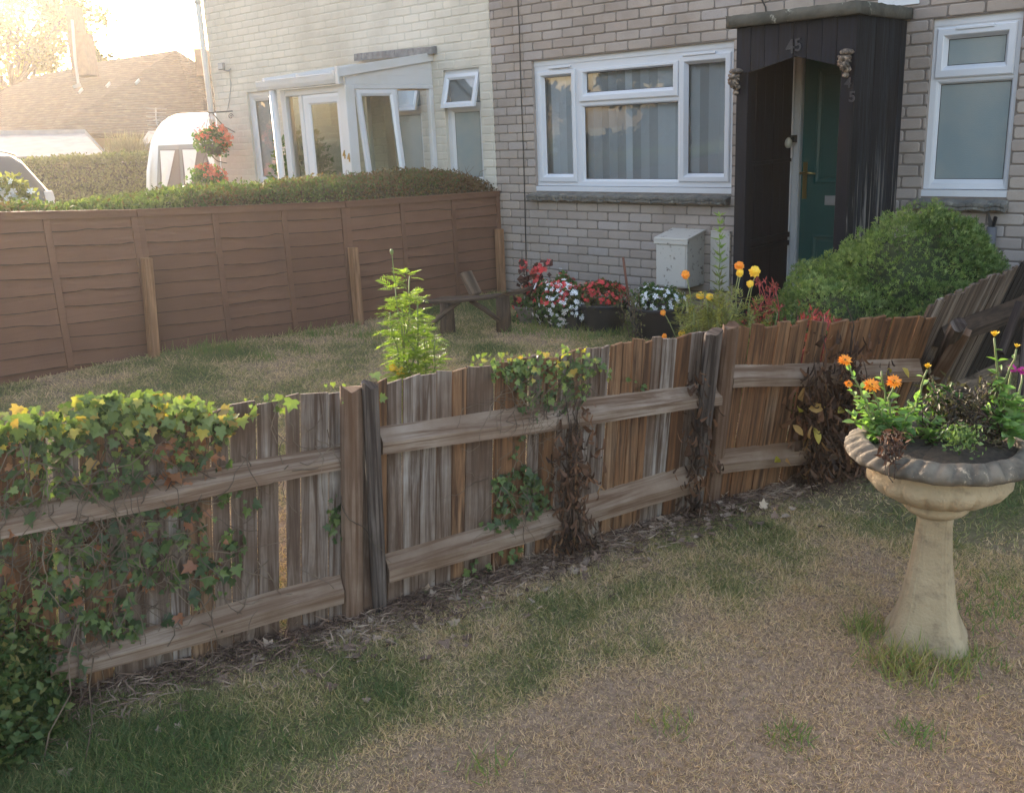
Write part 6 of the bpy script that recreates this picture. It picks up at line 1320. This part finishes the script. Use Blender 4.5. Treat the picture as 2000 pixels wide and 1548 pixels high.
pg = gd(255, 300, 23.0); e = empty('ornamental_grass', pg, 'pale feathery ornamental grass rising in front of the tiled roof', 'plant'); n = 700; P = at_d(250, 312, 23.)+RT*rng.normal(size=(n,1))*.18+FW*rng.normal(size=(n,1))*.15; T = RT*rng.normal(size=(n,1))*.36+FW*rng.normal(size=(n,1))*.3+np.array([0,0,1.]); hh = rng.uniform(.3,.72,n)
foliage('foliage', P, T, rdir(n), hh, BLADE, leafm('pale_plume', [(0, (.16,.13,.08)), (1, (.25,.22,.15))], .25), e, W=.035)
wb = at_d(22, 410, 8.2); e = empty('white_flower_shrub', (wb[0], wb[1], 0), 'white flowered shrub in front of the car at the left edge', 'shrub'); n = 2600
P = np.concatenate([at_d(x, y, 8.2)+rdir(n//4)*np.array([r_,r_,r_])*rng.uniform(.3,1.05,(n//4,1)) for x, y, r_ in ((-15,395,.20),(20,375,.15),(40,392,.14),(-40,380,.25))]); foliage('foliage', P, rdir(len(P),.4), rdir(len(P)), rng.uniform(.03,.06,len(P)), OVAL, leafm('yellow_green_leaf', [(0, (.13,.13,.05)), (1, (.28,.28,.10))], .4), e)
n = 90; Q = P[rng.integers(0, len(P), n)]-FW*.06; foliage('flowers', Q, rdir(n), rdir(n)-FW, rng.uniform(.025,.045,n), BLOOM, F_WHITE, e)
m_ = MB()
for k in range(14): m_.tube([np.array([wb[0], wb[1], 0])+rng.normal(size=3)*(.1,.1,0), P[random.randrange(len(P))]], [.01,.004], 5)
m_.build('stem', STEM, e)

# trees across the way, seen only as reflections in the window glass
G_DT = leafm('street_tree_leaf', [(0, (.008,.014,.006)), (.5, (.014,.024,.010)), (1, (.024,.036,.014))], .1)
def dirp(deg, D, z): return np.array([-5.0-math.sin(R(deg))*D, 6.6-math.cos(R(deg))*D, z])
e = empty('street_hedge', (-22, -15, 0), 'dark hedge across the way mirrored low in the window glass', 'hedge'); n = 9000; P = np.stack([rng.uniform(-48, 4, n), -14.6-np.abs(rng.normal(size=n))*.3+.3, rng.uniform(0, 1.1, n)], 1); P[:, 0:2] += 0
foliage('foliage', P, rdir(n,.4), rdir(n), rng.uniform(.12,.24,n), OVAL, G_DT, e, W=1.4); MB().box(-48, 4, -15.6, -14.7, -.1, 1.0).build('inner_branches', plain('street_hedge_core', (.012,.016,.008), 1), e)
for k, (dg, D, cz) in enumerate([(46.3, 27, 4.0), (30.6, 27, 3.8), (11, 27, 4.0), (65, 28, 4.0), (-7, 27, 4.0)]):
    cr = []
    for _ in range(24): a = random.uniform(0, 6.28); rr = random.uniform(0, 2.9); cr.append((dirp(dg, D, cz+random.uniform(-2.9,3.4))+(math.cos(a)*rr, math.sin(a)*rr, 0), random.uniform(1.1,1.6)))
    lb = ['broad dark tree mirrored left of the bright gap in the big window', 'dark tree mirrored right of the bright gap in the big window', 'dark tree across the way facing the black porch', 'dark tree across the way facing the cream house', 'dark tree across the way facing the small right window'][k]
    tree('street_tree', lb, dirp(dg, D, -.3)*(1,1,1), .3, cz+1.2, cr, 11000, G_DT, (.22,.44), 'trees across the way')

# ------------------------------------------------------------------ haze volume added for the lens glare veil
hm = bpy.data.materials.new('glare_haze'); hm.use_nodes = True; n = hm.node_tree; n.nodes.remove(n.nodes['Principled BSDF'])
pv = n.nodes.new('ShaderNodeVolumePrincipled'); pv.inputs['Density'].default_value = .0014; pv.inputs['Color'].default_value = (.98,.96,.92,1); pv.inputs['Anisotropy'].default_value = .66
n.links.new(pv.outputs[0], n.nodes['Material Output'].inputs['Volume'])
m_ = MB(); m_.box(-75, 12, -32, 70, -3.2, 16); hz = m_.build('haze', hm); tag(hz, kind='stuff'); hz['label'] = 'thin warm haze added to give the lens glare veil'
